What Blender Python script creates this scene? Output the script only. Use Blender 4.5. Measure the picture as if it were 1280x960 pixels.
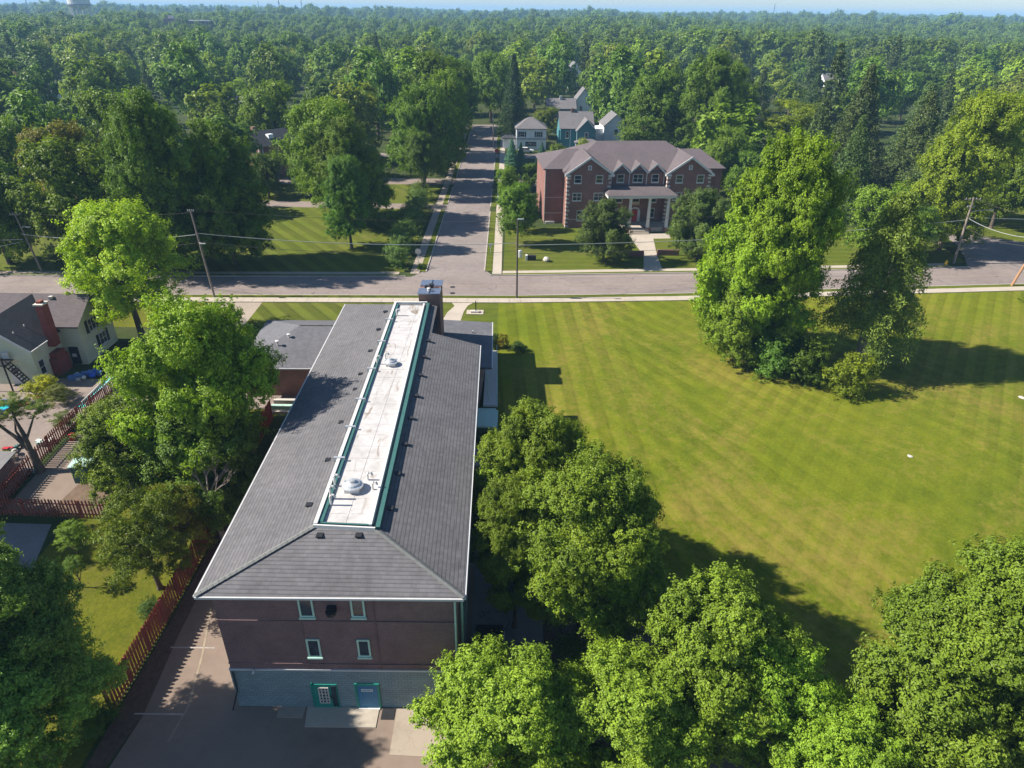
import bpy, math, random
import numpy as np
from mathutils import Vector, Matrix

# ------------------------------------------------------------------ scene, camera, sky, sun
for o in list(bpy.data.objects): bpy.data.objects.remove(o)
S = bpy.context.scene
C = S.collection
S.render.engine = 'CYCLES'
CAM_H = 36.0
cam = bpy.data.cameras.new('camera'); camo = bpy.data.objects.new('camera', cam); C.objects.link(camo)
cam.sensor_width = 36.0; cam.lens = 24.0; cam.clip_start = 0.5; cam.clip_end = 60000
pitch = math.radians(28.594); roll = math.radians(0.716)
f = Vector((0, math.cos(pitch), -math.sin(pitch))); r0 = Vector((1, 0, 0)); u0 = r0.cross(f)
cr = r0*math.cos(roll)+u0*math.sin(roll); cu = -r0*math.sin(roll)+u0*math.cos(roll)
m = Matrix((cr, cu, -f)).transposed().to_4x4(); m.translation = Vector((0, 0, CAM_H))
camo.matrix_world = m
S.camera = camo
SUN_EL = 38.5
wd = bpy.data.worlds.new("World"); S.world = wd; wd.use_nodes = True
wn = wd.node_tree; wn.nodes.clear()
sky = wn.nodes.new('ShaderNodeTexSky'); sky.sky_type = 'NISHITA'; sky.sun_disc = False
sky.sun_elevation = math.radians(SUN_EL); sky.sun_rotation = math.radians(270)
sky.air_density = 1.0; sky.dust_density = 0.2; sky.ozone_density = 4.0; sky.altitude = 200
bg = wn.nodes.new('ShaderNodeBackground'); bg.inputs[1].default_value = 0.068
wo = wn.nodes.new('ShaderNodeOutputWorld')
wn.links.new(sky.outputs[0], bg.inputs[0]); wn.links.new(bg.outputs[0], wo.inputs[0])
sl = bpy.data.lights.new('sun', 'SUN'); sl.energy = 5.0; sl.angle = math.radians(0.53); sl.color = (1.0, 0.93, 0.82)
so = bpy.data.objects.new('sun', sl); C.objects.link(so)
L = Vector((math.cos(math.radians(SUN_EL)), 0.0, -math.sin(math.radians(SUN_EL))))
so.rotation_euler = L.to_track_quat('-Z', 'Y').to_euler(); so.location = (-200, 0, 160)
S.view_settings.view_transform = 'Standard'; S.view_settings.look = 'None'
S.view_settings.exposure = 1.05; S.view_settings.gamma = 1.0
S.cycles.max_bounces = 6; S.cycles.volume_bounces = 0; S.cycles.transparent_max_bounces = 4
S.cycles.diffuse_bounces = 3; S.cycles.glossy_bounces = 2; S.cycles.transmission_bounces = 3

# ------------------------------------------------------------------ helpers
def sm(t):
    t = min(1, max(0, t)); return t*t*(3-2*t)
def H(x, y): return -2.2*sm((58-y)/26)

class NT:
    def __init__(s, mat):
        mat.use_nodes = True; s.t = mat.node_tree; s.t.nodes.clear(); s.mat = mat
        s.out = s.n('ShaderNodeOutputMaterial')
    def n(s, typ, **kw):
        nd = s.t.nodes.new(typ)
        for k, v in kw.items(): setattr(nd, k, v)
        return nd
    def l(s, a, b): s.t.links.new(a, b)
    def math(s, op, a, b=None, clamp=False):
        nd = s.n('ShaderNodeMath', operation=op); nd.use_clamp = clamp
        for i, v in enumerate((a, b)):
            if v is None: continue
            if hasattr(v, 'is_linked'): s.l(v, nd.inputs[i])
            else: nd.inputs[i].default_value = v
        return nd.outputs[0]
    def mix(s, fac, a, b, blend='MIX'):
        nd = s.n('ShaderNodeMix', data_type='RGBA', blend_type=blend)
        for i, v in ((0, fac), (6, a), (7, b)):
            if hasattr(v, 'is_linked'): s.l(v, nd.inputs[i])
            elif i == 0: nd.inputs[0].default_value = v
            else: nd.inputs[i].default_value = (*v, 1) if len(v) == 3 else v
        return nd.outputs[2]
    def noise(s, scale, detail=4, vec=None, rough=0.55, dist=0.0):
        nd = s.n('ShaderNodeTexNoise'); nd.inputs['Scale'].default_value = scale
        nd.inputs['Detail'].default_value = detail; nd.inputs['Roughness'].default_value = rough
        nd.inputs['Distortion'].default_value = dist
        if vec is not None: s.l(vec, nd.inputs['Vector'])
        return nd.outputs[0]
    def ramp(s, fac, stops):
        nd = s.n('ShaderNodeValToRGB'); e = nd.color_ramp.elements
        while len(e) < len(stops): e.new(0.5)
        for i, (p, c) in enumerate(stops):
            e[i].position = p; e[i].color = (*c, 1) if len(c) == 3 else c
        s.l(fac, nd.inputs[0]); return nd.outputs[0]
    def rng(s, v, a, b, c=0, d=1):
        nd = s.n('ShaderNodeMapRange'); s.l(v, nd.inputs[0])
        for i, x in enumerate((a, b, c, d)): nd.inputs[i+1].default_value = x
        return nd.outputs[0]
    def pos(s): return s.n('ShaderNodeNewGeometry').outputs['Position']
    def uv(s): return s.n('ShaderNodeUVMap').outputs[0]
    def bsdf(s, col, rough=0.8, bump=None, bstr=0.3, bdist=0.02, metal=0.0, spec=0.3):
        p = s.n('ShaderNodeBsdfPrincipled')
        if hasattr(col, 'is_linked'): s.l(col, p.inputs['Base Color'])
        else: p.inputs['Base Color'].default_value = (*col, 1)
        p.inputs['Metallic'].default_value = metal; p.inputs['Specular IOR Level'].default_value = spec
        if hasattr(rough, 'is_linked'): s.l(rough, p.inputs['Roughness'])
        else: p.inputs['Roughness'].default_value = rough
        if bump is not None:
            b = s.n('ShaderNodeBump'); b.inputs['Strength'].default_value = bstr; b.inputs['Distance'].default_value = bdist
            s.l(bump, b.inputs['Height']); s.l(b.outputs[0], p.inputs['Normal'])
        s.l(p.outputs[0], s.out.inputs[0]); return p

def newmat(name): return NT(bpy.data.materials.new(name))
def plain(name, col, rough=0.7, var=0.18, scale=3.0, metal=0.0, spec=0.3, fine=True):
    t = newmat(name); P = t.pos()
    n1 = t.noise(scale, 5, P); n2 = t.noise(scale*9, 3, P)
    k = t.math('ADD', t.math('MULTIPLY', n1, 0.65), t.math('MULTIPLY', n2, 0.35))
    c = t.mix(t.rng(k, 0.3, 0.7), tuple(x*(1-var) for x in col), tuple(min(1, x*(1+var)) for x in col))
    t.bsdf(c, rough, n2 if fine else None, 0.25, 0.01, metal, spec); return t.mat

def vmul(t, vec, s):
    nd = t.n('ShaderNodeVectorMath', operation='MULTIPLY'); t.l(vec, nd.inputs[0]); nd.inputs[1].default_value = s; return nd.outputs[0]

def brick_mat(name, c1, c2, mortar, bw=0.2, bh=0.067, ms=0.008, rough=0.85, bstr=0.4, dirt=0.25):
    t = newmat(name); uv = t.uv(); b = t.n('ShaderNodeTexBrick'); t.l(uv, b.inputs['Vector'])
    b.inputs['Scale'].default_value = 1; b.inputs['Brick Width'].default_value = bw; b.inputs['Row Height'].default_value = bh
    b.inputs['Mortar Size'].default_value = ms; b.inputs['Color1'].default_value = (*c1, 1); b.inputs['Color2'].default_value = (*c2, 1)
    b.inputs['Mortar'].default_value = (*mortar, 1); b.inputs['Bias'].default_value = 0.0
    n = t.noise(0.7, 5, t.pos()); n2 = t.noise(14, 3, t.pos())
    d = t.rng(t.math('ADD', t.math('MULTIPLY', n, 0.7), t.math('MULTIPLY', n2, 0.3)), 0.3, 0.7, 1-dirt, 1+dirt*0.5)
    cc = t.n('ShaderNodeCombineColor'); [t.l(d, cc.inputs[i]) for i in range(3)]
    c = t.mix(1.0, b.outputs[0], cc.outputs[0], 'MULTIPLY')
    t.bsdf(c, rough, t.math('SUBTRACT', 1.0, b.outputs[1]), bstr, 0.01); return t.mat

def shingle_mat(name, col, row=0.16, tab=0.3, contrast=0.5, wave=0.25):
    t = newmat(name); uv = t.uv(); P = t.pos(); sep = t.n('ShaderNodeSeparateXYZ'); t.l(uv, sep.inputs[0])
    b = t.n('ShaderNodeTexBrick'); t.l(uv, b.inputs['Vector'])
    for k, v in (('Scale', 1), ('Brick Width', tab), ('Row Height', row), ('Mortar Size', 0.004), ('Mortar Smooth', 0.3), ('Bias', 0)): b.inputs[k].default_value = v
    b.inputs['Color1'].default_value = (*[x*0.9 for x in col], 1); b.inputs['Color2'].default_value = (*[x*1.1 for x in col], 1); b.inputs['Mortar'].default_value = (*[x*.8 for x in col], 1)
    n1 = t.noise(0.35, 5, P, dist=0.6); n2 = t.noise(16, 3, P); n3 = t.noise(2.2, 4, P); st_ = t.noise(0.9, 4, vmul(t, uv, (2.2, .25, 1)))
    d = t.math('ADD', t.math('ADD', t.math('MULTIPLY', n1, 0.4), t.math('MULTIPLY', n2, 0.25)), t.math('ADD', t.math('MULTIPLY', n3, 0.15), t.math('MULTIPLY', st_, .2)))
    d = t.rng(d, 0.36, 0.64, 1-wave, 1+wave)
    fr = t.math('FRACT', t.math('DIVIDE', sep.outputs[1], row))
    ln = t.rng(fr, 0.0, 0.30, 1-contrast, 1.0); d = t.math('MULTIPLY', d, t.math('ADD', 0.0, ln))
    cc = t.n('ShaderNodeCombineColor'); [t.l(d, cc.inputs[i]) for i in range(3)]
    c = t.mix(1.0, b.outputs[0], cc.outputs[0], 'MULTIPLY')
    h = t.math('ADD', t.math('SUBTRACT', 1.0, fr), t.math('MULTIPLY', n1, 4.0))
    t.bsdf(c, 0.9, h, 0.5, 0.02); return t.mat

M = {}
def asphalt(name, c, crack=0.5, scale=1.0, light=1.25):
    t = newmat(name); P = t.pos()
    n1 = t.noise(0.12*scale, 6, P, dist=0.5); n2 = t.noise(1.1*scale, 5, P); n3 = t.noise(30, 2, P)
    k = t.math('ADD', t.math('MULTIPLY', n1, .5), t.math('ADD', t.math('MULTIPLY', n2, .3), t.math('MULTIPLY', n3, .2)))
    col = t.ramp(k, [(0.3, tuple(x*0.72 for x in c)), (0.5, c), (0.7, tuple(x*light for x in c))])
    v = t.n('ShaderNodeTexVoronoi', feature='DISTANCE_TO_EDGE'); v.inputs['Scale'].default_value = 0.16
    w = t.n('ShaderNodeVectorMath', operation='ADD'); nn = t.n('ShaderNodeTexNoise'); nn.inputs['Scale'].default_value = 0.9; nn.inputs['Detail'].default_value = 5
    t.l(P, nn.inputs['Vector']); t.l(P, w.inputs[0]); t.l(vmul(t, nn.outputs[1], (2.2, 2.2, 2.2)), w.inputs[1]); t.l(w.outputs[0], v.inputs['Vector'])
    ck = t.rng(v.outputs[0], 0.0, 0.012, 1, 0); ck = t.math('MULTIPLY', t.math('MULTIPLY', ck, crack), t.rng(n2, 0.4, 0.6), True)
    col = t.mix(ck, col, tuple(x*0.25 for x in c))
    t.bsdf(col, 0.9, n3, 0.3, 0.01); return t.mat
M['road'] = asphalt('road_asphalt', (0.225, 0.185, 0.168), 0.8)
M['side_road'] = asphalt('side_street_asphalt', (0.225, 0.19, 0.175), 0.9)
M['drive'] = asphalt('driveway_asphalt', (0.225, 0.17, 0.135), 0.15, 1.0, 1.12)
M['lot'] = asphalt('lot_concrete', (0.19, 0.185, 0.19), 1.0, 1.6)
M['patio'] = asphalt('patio_paving', (0.225, 0.18, 0.155), 0.6, 2.0)
M['concrete'] = asphalt('pavement_concrete', (0.42, 0.365, 0.30), 0.12, 2.5, 1.1)
M['concrete_old'] = asphalt('old_concrete', (0.33, 0.275, 0.22), 0.25, 2.5, 1.1)
M['curb'] = plain('kerb_stone', (0.40, 0.36, 0.32), 0.9)
M['line'] = plain('road_line_paint', (0.36, 0.33, 0.30), 0.8, 0.3, 2.0)
M['line_y'] = plain('faded_centre_line', (0.29, 0.235, 0.17), 0.8, 0.35, 2.0)

def grass(name, c_lo, c_hi, c_dry, dryness=0.35, stripes=(), amp=0.12):
    t = newmat(name); P = t.pos(); sep = t.n('ShaderNodeSeparateXYZ'); t.l(P, sep.inputs[0])
    n1 = t.noise(0.05, 5, P, dist=0.4); n2 = t.noise(0.5, 5, P); n3 = t.noise(4, 5, P, .7); n4 = t.noise(18, 3, P, .7)
    k = t.math('ADD', t.math('ADD', t.math('MULTIPLY', n1, .25), t.math('MULTIPLY', n2, .25)), t.math('ADD', t.math('MULTIPLY', n3, .3), t.math('MULTIPLY', n4, .2)))
    col = t.mix(t.rng(k, 0.40, 0.60), c_lo, c_hi)
    dr = t.math('ADD', t.math('MULTIPLY', t.noise(0.07, 6, P, 0.7, 1.2), 0.55), t.math('MULTIPLY', t.noise(1.4, 6, P, 0.75), 0.45))
    col = t.mix(t.math('MULTIPLY', t.rng(dr, 0.47, 0.62), dryness, True), col, c_dry)
    tot = None
    wob = t.math('MULTIPLY', t.noise(0.05, 2, P), 0.35)
    for (dx, dy, wl, a, x0, x1) in stripes:
        ln = math.hypot(dx, dy); nx, ny = -dy/ln, dx/ln
        s_ = t.math('ADD', t.math('MULTIPLY', sep.outputs[0], nx), t.math('MULTIPLY', sep.outputs[1], ny))
        s_ = t.math('ADD', s_, wob)
        sn = t.math('SINE', t.math('MULTIPLY', s_, 2*math.pi/wl))
        sn = t.rng(sn, -0.3, 0.3, -a, a)
        sn2 = t.math('MULTIPLY', t.math('POWER', t.math('ABSOLUTE', t.math('COSINE', t.math('MULTIPLY', s_, math.pi/wl))), 40.0), -a*1.6)
        sn = t.math('ADD', sn, sn2)
        mk = t.rng(t.noise(0.03, 2, vmul(t, P, (1, 1, 1+wl))), 0.36, 0.60, .25, 1.15)
        sn = t.math('MULTIPLY', sn, mk)
        sn = t.math('MULTIPLY', sn, t.math('MULTIPLY', t.rng(sep.outputs[0], x0-5, x0+5), t.rng(sep.outputs[0], x1-5, x1+5, 1, 0)))
        tot = sn if tot is None else t.math('ADD', tot, sn)
    if tot is not None:
        tot = t.math('ADD', tot, 1.0); cc = t.n('ShaderNodeCombineColor'); [t.l(tot, cc.inputs[i]) for i in range(3)]
        col = t.mix(1.0, col, cc.outputs[0], 'MULTIPLY')
    t.bsdf(col, 0.95, t.math('ADD', n3, n4), 0.8, 0.06, spec=0.1); return t.mat
M['field'] = grass('mown_grass', (0.080, 0.114, 0.006), (0.165, 0.184, 0.011), (0.25, 0.19, 0.045), 0.7,
                   [(1.2, -22, 2.6, 0.13, -50, 16), (-12.5, -18.5, 2.0, 0.10, 22, 200), (17, -26, 2.4, 0.10, 10, 50)])
M['lawn'] = grass('lawn_grass', (0.070, 0.100, 0.009), (0.118, 0.140, 0.015), (0.18, 0.14, 0.05), 0.4, [(1, 0.05, 2.2, 0.09, -10, 200), (12, -16, 2.8, 0.16, -200, -14)])
M['yard'] = grass('yard_grass', (0.070, 0.090, 0.007), (0.165, 0.165, 0.012), (0.15, 0.11, 0.04), 0.4)
M['ground'] = grass('rough_ground', (0.03, 0.05, 0.012), (0.055, 0.075, 0.02), (0.09, 0.07, 0.045), 0.5)

M['soil'] = plain('bare_soil', (0.14, 0.095, 0.065), 0.95, 0.35, 1.5)
M['litter'] = plain('leaf_litter', (0.10, 0.07, 0.05), 0.95, 0.4, 4)
M['roof'] = shingle_mat('dark_grey_shingles', (0.125, 0.121, 0.127), 0.24, 0.33, 0.55, 0.22)
M['roof2'] = shingle_mat('light_grey_shingles', (0.125, 0.125, 0.138), 0.21, 0.33, 0.15, 0.14)
M['roof_cap'] = plain('ridge_cap_shingle', (0.15, 0.155, 0.15), 0.9, 0.2, 4)
M['roof_brown'] = shingle_mat('brown_shingles', (0.115, 0.095, 0.099), 0.16, 0.33, 0.25, 0.15)
M['roof_black'] = shingle_mat('black_shingles', (0.045, 0.048, 0.055), 0.16, 0.33, 0.3, 0.12)
M['roof_grey'] = shingle_mat('grey_house_shingles', (0.16, 0.15, 0.155), 0.16, 0.33, 0.3, 0.15)
M['roof_red'] = shingle_mat('red_brown_shingles', (0.24, 0.11, 0.085), 0.16, 0.33, 0.3, 0.15)

def membrane():
    t = newmat('white_roof_membrane'); P = t.pos()
    n1 = t.noise(0.5, 6, P, dist=1.0); n2 = t.noise(3, 5, P); n3 = t.noise(0.28, 4, vmul(t, P, (3.2, 0.8, 1)), dist=1.5)
    c = t.mix(t.rng(t.math('ADD', t.math('MULTIPLY', n1, .6), t.math('MULTIPLY', n2, .4)), .35, .65), (0.39, 0.37, 0.355), (0.55, 0.53, 0.52))
    c = t.mix(t.math('MULTIPLY', t.rng(n3, 0.57, 0.68), 0.85, True), c, (0.22, 0.17, 0.12))
    t.bsdf(c, 0.6, n2, 0.3, 0.02); return t.mat
M['membrane'] = membrane()
M['green'] = plain('green_metal_flashing', (0.045, 0.125, 0.115), 0.45, 0.15)
M['white'] = plain('white_paint', (0.60, 0.59, 0.565), 0.55, 0.08)
M['cream'] = plain('cream_paint', (0.62, 0.58, 0.50), 0.6, 0.1)
M['frame'] = plain('pale_green_frame', (0.42, 0.60, 0.52), 0.5, 0.1)
M['gutter'] = plain('gutter_metal', (0.50, 0.50, 0.50), 0.4, 0.1)
M['black'] = plain('black_metal', (0.025, 0.025, 0.028), 0.5, 0.2)
M['flue'] = plain('blue_grey_metal', (0.22, 0.26, 0.34), 0.35, 0.15, metal=0.6)
M['galv'] = plain('galvanised_metal', (0.55, 0.56, 0.57), 0.4, 0.12, metal=0.5)
M['brickA'] = brick_mat('purple_brown_brick', (0.19, 0.088, 0.094), (0.125, 0.06, 0.066), (0.26, 0.20, 0.19), .22, .075, .012)
M['brickH'] = brick_mat('red_brown_brick', (0.25, 0.105, 0.085), (0.19, 0.08, 0.07), (0.27, 0.2, 0.17))
M['brickG'] = brick_mat('garage_brown_brick', (0.27, 0.13, 0.10), (0.21, 0.10, 0.085), (0.28, 0.22, 0.19))
M['chim'] = brick_mat('chimney_brick', (0.25, 0.12, 0.09), (0.18, 0.09, 0.07), (0.28, 0.22, 0.19))
M['chim_red'] = brick_mat('red_chimney_brick', (0.30, 0.06, 0.045), (0.22, 0.045, 0.04), (0.2, 0.1, 0.08))
M['block'] = brick_mat('painted_block', (0.22, 0.29, 0.31), (0.19, 0.25, 0.27), (0.10, 0.13, 0.14), 0.4, 0.2, 0.012, 0.7, 0.5, 0.2)
M['stone'] = plain('pale_quoin_stone', (0.50, 0.465, 0.42), 0.8, 0.15)
M['tan'] = plain('tan_stone', (0.42, 0.30, 0.2), 0.8, 0.2)
def siding(name, c, row=0.14):
    t = newmat(name); uv = t.uv(); sep = t.n('ShaderNodeSeparateXYZ'); t.l(uv, sep.inputs[0])
    fr = t.math('FRACT', t.math('DIVIDE', sep.outputs[1], row)); n = t.noise(1.0, 4, t.pos())
    k = t.math('MULTIPLY', t.rng(fr, 0.0, 0.16, 0.62, 1.0), t.rng(n, 0.3, 0.7, 0.92, 1.05))
    cc = t.n('ShaderNodeCombineColor'); [t.l(k, cc.inputs[i]) for i in range(3)]
    t.bsdf(t.mix(1.0, c, cc.outputs[0], 'MULTIPLY'), 0.6, t.math('SUBTRACT', 1.0, fr), 0.5, 0.02); return t.mat
M['siding_y'] = siding('pale_yellow_siding', (0.60, 0.62, 0.46), 0.2)
M['siding_w'] = siding('white_siding', (0.80, 0.82, 0.84))
M['siding_t'] = siding('teal_siding', (0.07, 0.20, 0.23))
M['siding_p'] = siding('blue_grey_siding', (0.22, 0.22, 0.30))
def glass():
    t = newmat('window_glass'); n = t.noise(0.8, 3, t.pos())
    c = t.mix(t.rng(n, .4, .6), (0.012, 0.016, 0.022), (0.05, 0.06, 0.075)); t.bsdf(c, 0.06, spec=0.8); return t.mat
M['glass'] = glass()
M['dark'] = plain('dark_interior', (0.01, 0.01, 0.012), 0.8)
M['teal'] = plain('teal_door_paint', (0.02, 0.22, 0.17), 0.5, 0.12)
M['blue'] = plain('blue_door_paint', (0.03, 0.16, 0.30), 0.5, 0.12)
M['red'] = plain('red_paint', (0.45, 0.02, 0.03), 0.5, 0.15)
M['yellow'] = plain('yellow_paint', (0.70, 0.42, 0.02), 0.5, 0.15)
M['turq'] = plain('turquoise_plastic', (0.03, 0.42, 0.42), 0.35, 0.1)
M['purple'] = plain('purple_plastic', (0.12, 0.05, 0.28), 0.4, 0.1)
M['bluepl'] = plain('blue_plastic', (0.03, 0.12, 0.55), 0.4, 0.15)
M['bluebag'] = plain('blue_bag', (0.10, 0.20, 0.42), 0.5, 0.3)
M['pink'] = plain('pink_plastic', (0.55, 0.12, 0.16), 0.5, 0.3)
def fence_mat():
    t = newmat('red_brown_fence_stain'); P = t.pos(); ob = t.n('ShaderNodeObjectInfo')
    n = t.noise(3.0, 4, vmul(t, P, (6, 6, 0.8)))
    c = t.mix(t.rng(n, .35, .65), (0.16, 0.035, 0.025), (0.30, 0.075, 0.05))
    c = t.mix(t.math('MULTIPLY', ob.outputs['Random'], 0.35), c, (0.12, 0.05, 0.04)); t.bsdf(c, 0.85, n, 0.4, 0.01); return t.mat
M['fence'] = fence_mat()
def wood(name, a, b):
    t = newmat(name); n = t.noise(2.5, 5, vmul(t, t.pos(), (7, 7, 0.7))); t.bsdf(t.mix(t.rng(n, .3, .7), a, b), 0.9, n, 0.6, 0.03); return t.mat
M['bark'] = wood('bark', (0.07, 0.05, 0.038), (0.16, 0.125, 0.10))
M['bark_pale'] = wood('pale_bark', (0.22, 0.18, 0.15), (0.38, 0.33, 0.28))
M['pole'] = wood('pole_wood', (0.17, 0.14, 0.12), (0.30, 0.25, 0.21))
M['pole_new'] = wood('orange_pole_wood', (0.30, 0.15, 0.07), (0.42, 0.24, 0.13))
M['pole_dark'] = wood('dark_pole_wood', (0.05, 0.045, 0.04), (0.11, 0.095, 0.085))

def leaf_mat(name, col, hue=0.006, trans=0.34):
    t = newmat(name); ob = t.n('ShaderNodeObjectInfo'); at = t.n('ShaderNodeAttribute', attribute_name='tint')
    base = t.mix(1.0, col, ob.outputs['Color'], 'MULTIPLY')
    v = t.math('ADD', t.math('MULTIPLY', at.outputs['Fac'], 0.85), 0.55)
    v = t.math('MULTIPLY', v, t.rng(ob.outputs['Random'], 0, 1, 0.78, 1.26))
    hs = t.n('ShaderNodeHueSaturation'); t.l(base, hs.inputs['Color'])
    hv = t.math('ADD', t.rng(ob.outputs['Random'], 0, 1, 0.5-hue, 0.5+hue*0.6), t.rng(at.outputs['Fac'], 0, 1, 0.006, -0.012))
    t.l(hv, hs.inputs['Hue']); t.l(v, hs.inputs['Value']); hs.inputs['Saturation'].default_value = 1.0
    d = t.n('ShaderNodeBsdfPrincipled'); t.l(hs.outputs[0], d.inputs['Base Color']); d.inputs['Roughness'].default_value = 0.5
    d.inputs['Specular IOR Level'].default_value = 0.25
    tr = t.n('ShaderNodeBsdfTranslucent'); t.l(t.mix(1.0, hs.outputs[0], (1.25, 1.25, 0.5), 'MULTIPLY'), tr.inputs[0])
    mx = t.n('ShaderNodeMixShader'); mx.inputs[0].default_value = trans
    t.l(d.outputs[0], mx.inputs[1]); t.l(tr.outputs[0], mx.inputs[2]); t.l(mx.outputs[0], t.out.inputs[0]); return t.mat
M['leaf'] = leaf_mat('broad_leaf', (0.165, 0.235, 0.020))
M['needle'] = leaf_mat('needle', (0.12, 0.165, 0.045), 0.012, 0.15)

# --- mesh builder
class MB:
    def __init__(s): s.v = []; s.f = []; s.mi = []; s.cur = 0
    def face(s, pts, mi=None):
        n = len(s.v); s.v += [tuple(p) for p in pts]; s.f.append(tuple(range(n, n+len(pts)))); s.mi.append(s.cur if mi is None else mi)
    def box(s, x0, y0, z0, x1, y1, z1, mi=None):
        a, b, c, d = (x0, y0), (x1, y0), (x1, y1), (x0, y1); s.prism([a, b, c, d], z0, z1, mi); return s
    def prism(s, poly, z0, z1, mi=None):
        n = len(poly)
        ar = sum(poly[i][0]*poly[(i+1) % n][1]-poly[(i+1) % n][0]*poly[i][1] for i in range(n))
        if ar < 0: poly = poly[::-1]
        for i in range(n):
            p, q = poly[i], poly[(i+1) % n]
            s.face([(p[0], p[1], z0), (q[0], q[1], z0), (q[0], q[1], z1), (p[0], p[1], z1)], mi)
        s.face([(p[0], p[1], z1) for p in poly], mi); s.face([(p[0], p[1], z0) for p in poly[::-1]], mi); return s
    def tube(s, p0, p1, r0, r1=None, n=8, mi=None, cap=True):
        r1 = r0 if r1 is None else r1; p0 = Vector(p0); p1 = Vector(p1); d = (p1-p0).normalized()
        a = d.orthogonal().normalized(); b = d.cross(a)
        R0 = [p0+(a*math.cos(k*2*math.pi/n)+b*math.sin(k*2*math.pi/n))*r0 for k in range(n)]
        R1 = [p1+(a*math.cos(k*2*math.pi/n)+b*math.sin(k*2*math.pi/n))*r1 for k in range(n)]
        for k in range(n): s.face([R0[k], R0[(k+1) % n], R1[(k+1) % n], R1[k]], mi)
        if cap: s.face(R0[::-1], mi); s.face(R1, mi)
        return s
    def path(s, pts, rs, n=6, mi=None):
        for i in range(len(pts)-1): s.tube(pts[i], pts[i+1], rs[i], rs[i+1], n, mi, cap=(i in (0, len(pts)-2)))
        return s
    def lathe(s, prof, c=(0, 0, 0), n=14, mi=None):
        for i in range(len(prof)-1):
            (ra, za), (rb, zb) = prof[i], prof[i+1]
            for k in range(n):
                t0, t1 = k*2*math.pi/n, (k+1)*2*math.pi/n
                P = [(c[0]+ra*math.cos(t0), c[1]+ra*math.sin(t0), c[2]+za), (c[0]+ra*math.cos(t1), c[1]+ra*math.sin(t1), c[2]+za),
                     (c[0]+rb*math.cos(t1), c[1]+rb*math.sin(t1), c[2]+zb), (c[0]+rb*math.cos(t0), c[1]+rb*math.sin(t0), c[2]+zb)]
                if ra < 1e-6: P = [P[0], P[2], P[3]]
                elif rb < 1e-6: P = P[:3]
                s.face(P, mi)
        return s
    def blob(s, c, r, seed=0, n=8, sz=1.0, jit=0.2, mi=None):
        rn = random.Random(seed); rows = []
        for i in range(1, 5):
            ph = math.pi*i/5; rows.append([(c[0]+r*math.sin(ph)*math.cos(k*2*math.pi/n)*(1+rn.uniform(-jit, jit)), c[1]+r*math.sin(ph)*math.sin(k*2*math.pi/n)*(1+rn.uniform(-jit, jit)), c[2]+r*sz*math.cos(ph)*(1+rn.uniform(-jit, jit))) for k in range(n)])
        t = (c[0], c[1], c[2]+r*sz); b = (c[0], c[1], c[2]-r*sz)
        for k in range(n):
            s.face([t, rows[0][k], rows[0][(k+1) % n]], mi); s.face([b, rows[-1][(k+1) % n], rows[-1][k]], mi)
            for i in range(3): s.face([rows[i][k], rows[i+1][k], rows[i+1][(k+1) % n], rows[i][(k+1) % n]], mi)
        return s
    def build(s, name, mats, parent=None, **props):
        me = bpy.data.meshes.new(name); me.from_pydata(s.v, [], s.f)
        if not isinstance(mats, (list, tuple)): mats = [mats]
        for mt in mats: me.materials.append(M[mt] if isinstance(mt, str) else mt)
        if len(mats) > 1: me.polygons.foreach_set('material_index', s.mi)
        uvl = me.uv_layers.new(name='UVMap'); uv = []
        Z = Vector((0, 0, 1))
        for fc in s.f:
            p = [Vector(s.v[i]) for i in fc]; nn = Vector((0, 0, 0))
            for i in range(1, len(p)-1): nn += (p[i]-p[0]).cross(p[i+1]-p[0])
            nn = nn.normalized() if nn.length > 1e-12 else Z
            if abs(nn.z) > 0.995: t_, b_ = Vector((1, 0, 0)), Vector((0, 1, 0))
            else: t_ = Z.cross(nn).normalized(); b_ = nn.cross(t_)
            for q in p: uv += [q.dot(t_), q.dot(b_)]
        uvl.data.foreach_set('uv', uv); me.update()
        o = bpy.data.objects.new(name, me); C.objects.link(o)
        if parent is not None: o.parent = parent
        for k, v in props.items(): o[k] = v
        return o

def thing(name, label, cat, loc=(0, 0, 0), rotz=0.0, group=None):
    o = bpy.data.objects.new(name, None); C.objects.link(o); o.location = loc; o.rotation_euler = (0, 0, rotz)
    o.empty_display_size = 0.5; o['label'] = label; o['category'] = cat
    if group: o['group'] = group
    return o
def tag(o, label, cat, group=None):
    o['label'] = label; o['category'] = cat
    if group: o['group'] = group
    return o
def dup(o, parent=None, **kw):
    c = o.copy(); C.objects.link(c)
    if parent is not None: c.parent = parent
    for k, v in kw.items():
        if k == 'loc': c.location = v
        elif k == 'rotz': c.rotation_euler = (0, 0, v)
        elif k == 'scale': c.scale = v
        elif k == 'color': c.color = v
        else: c[k] = v
    return c

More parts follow.
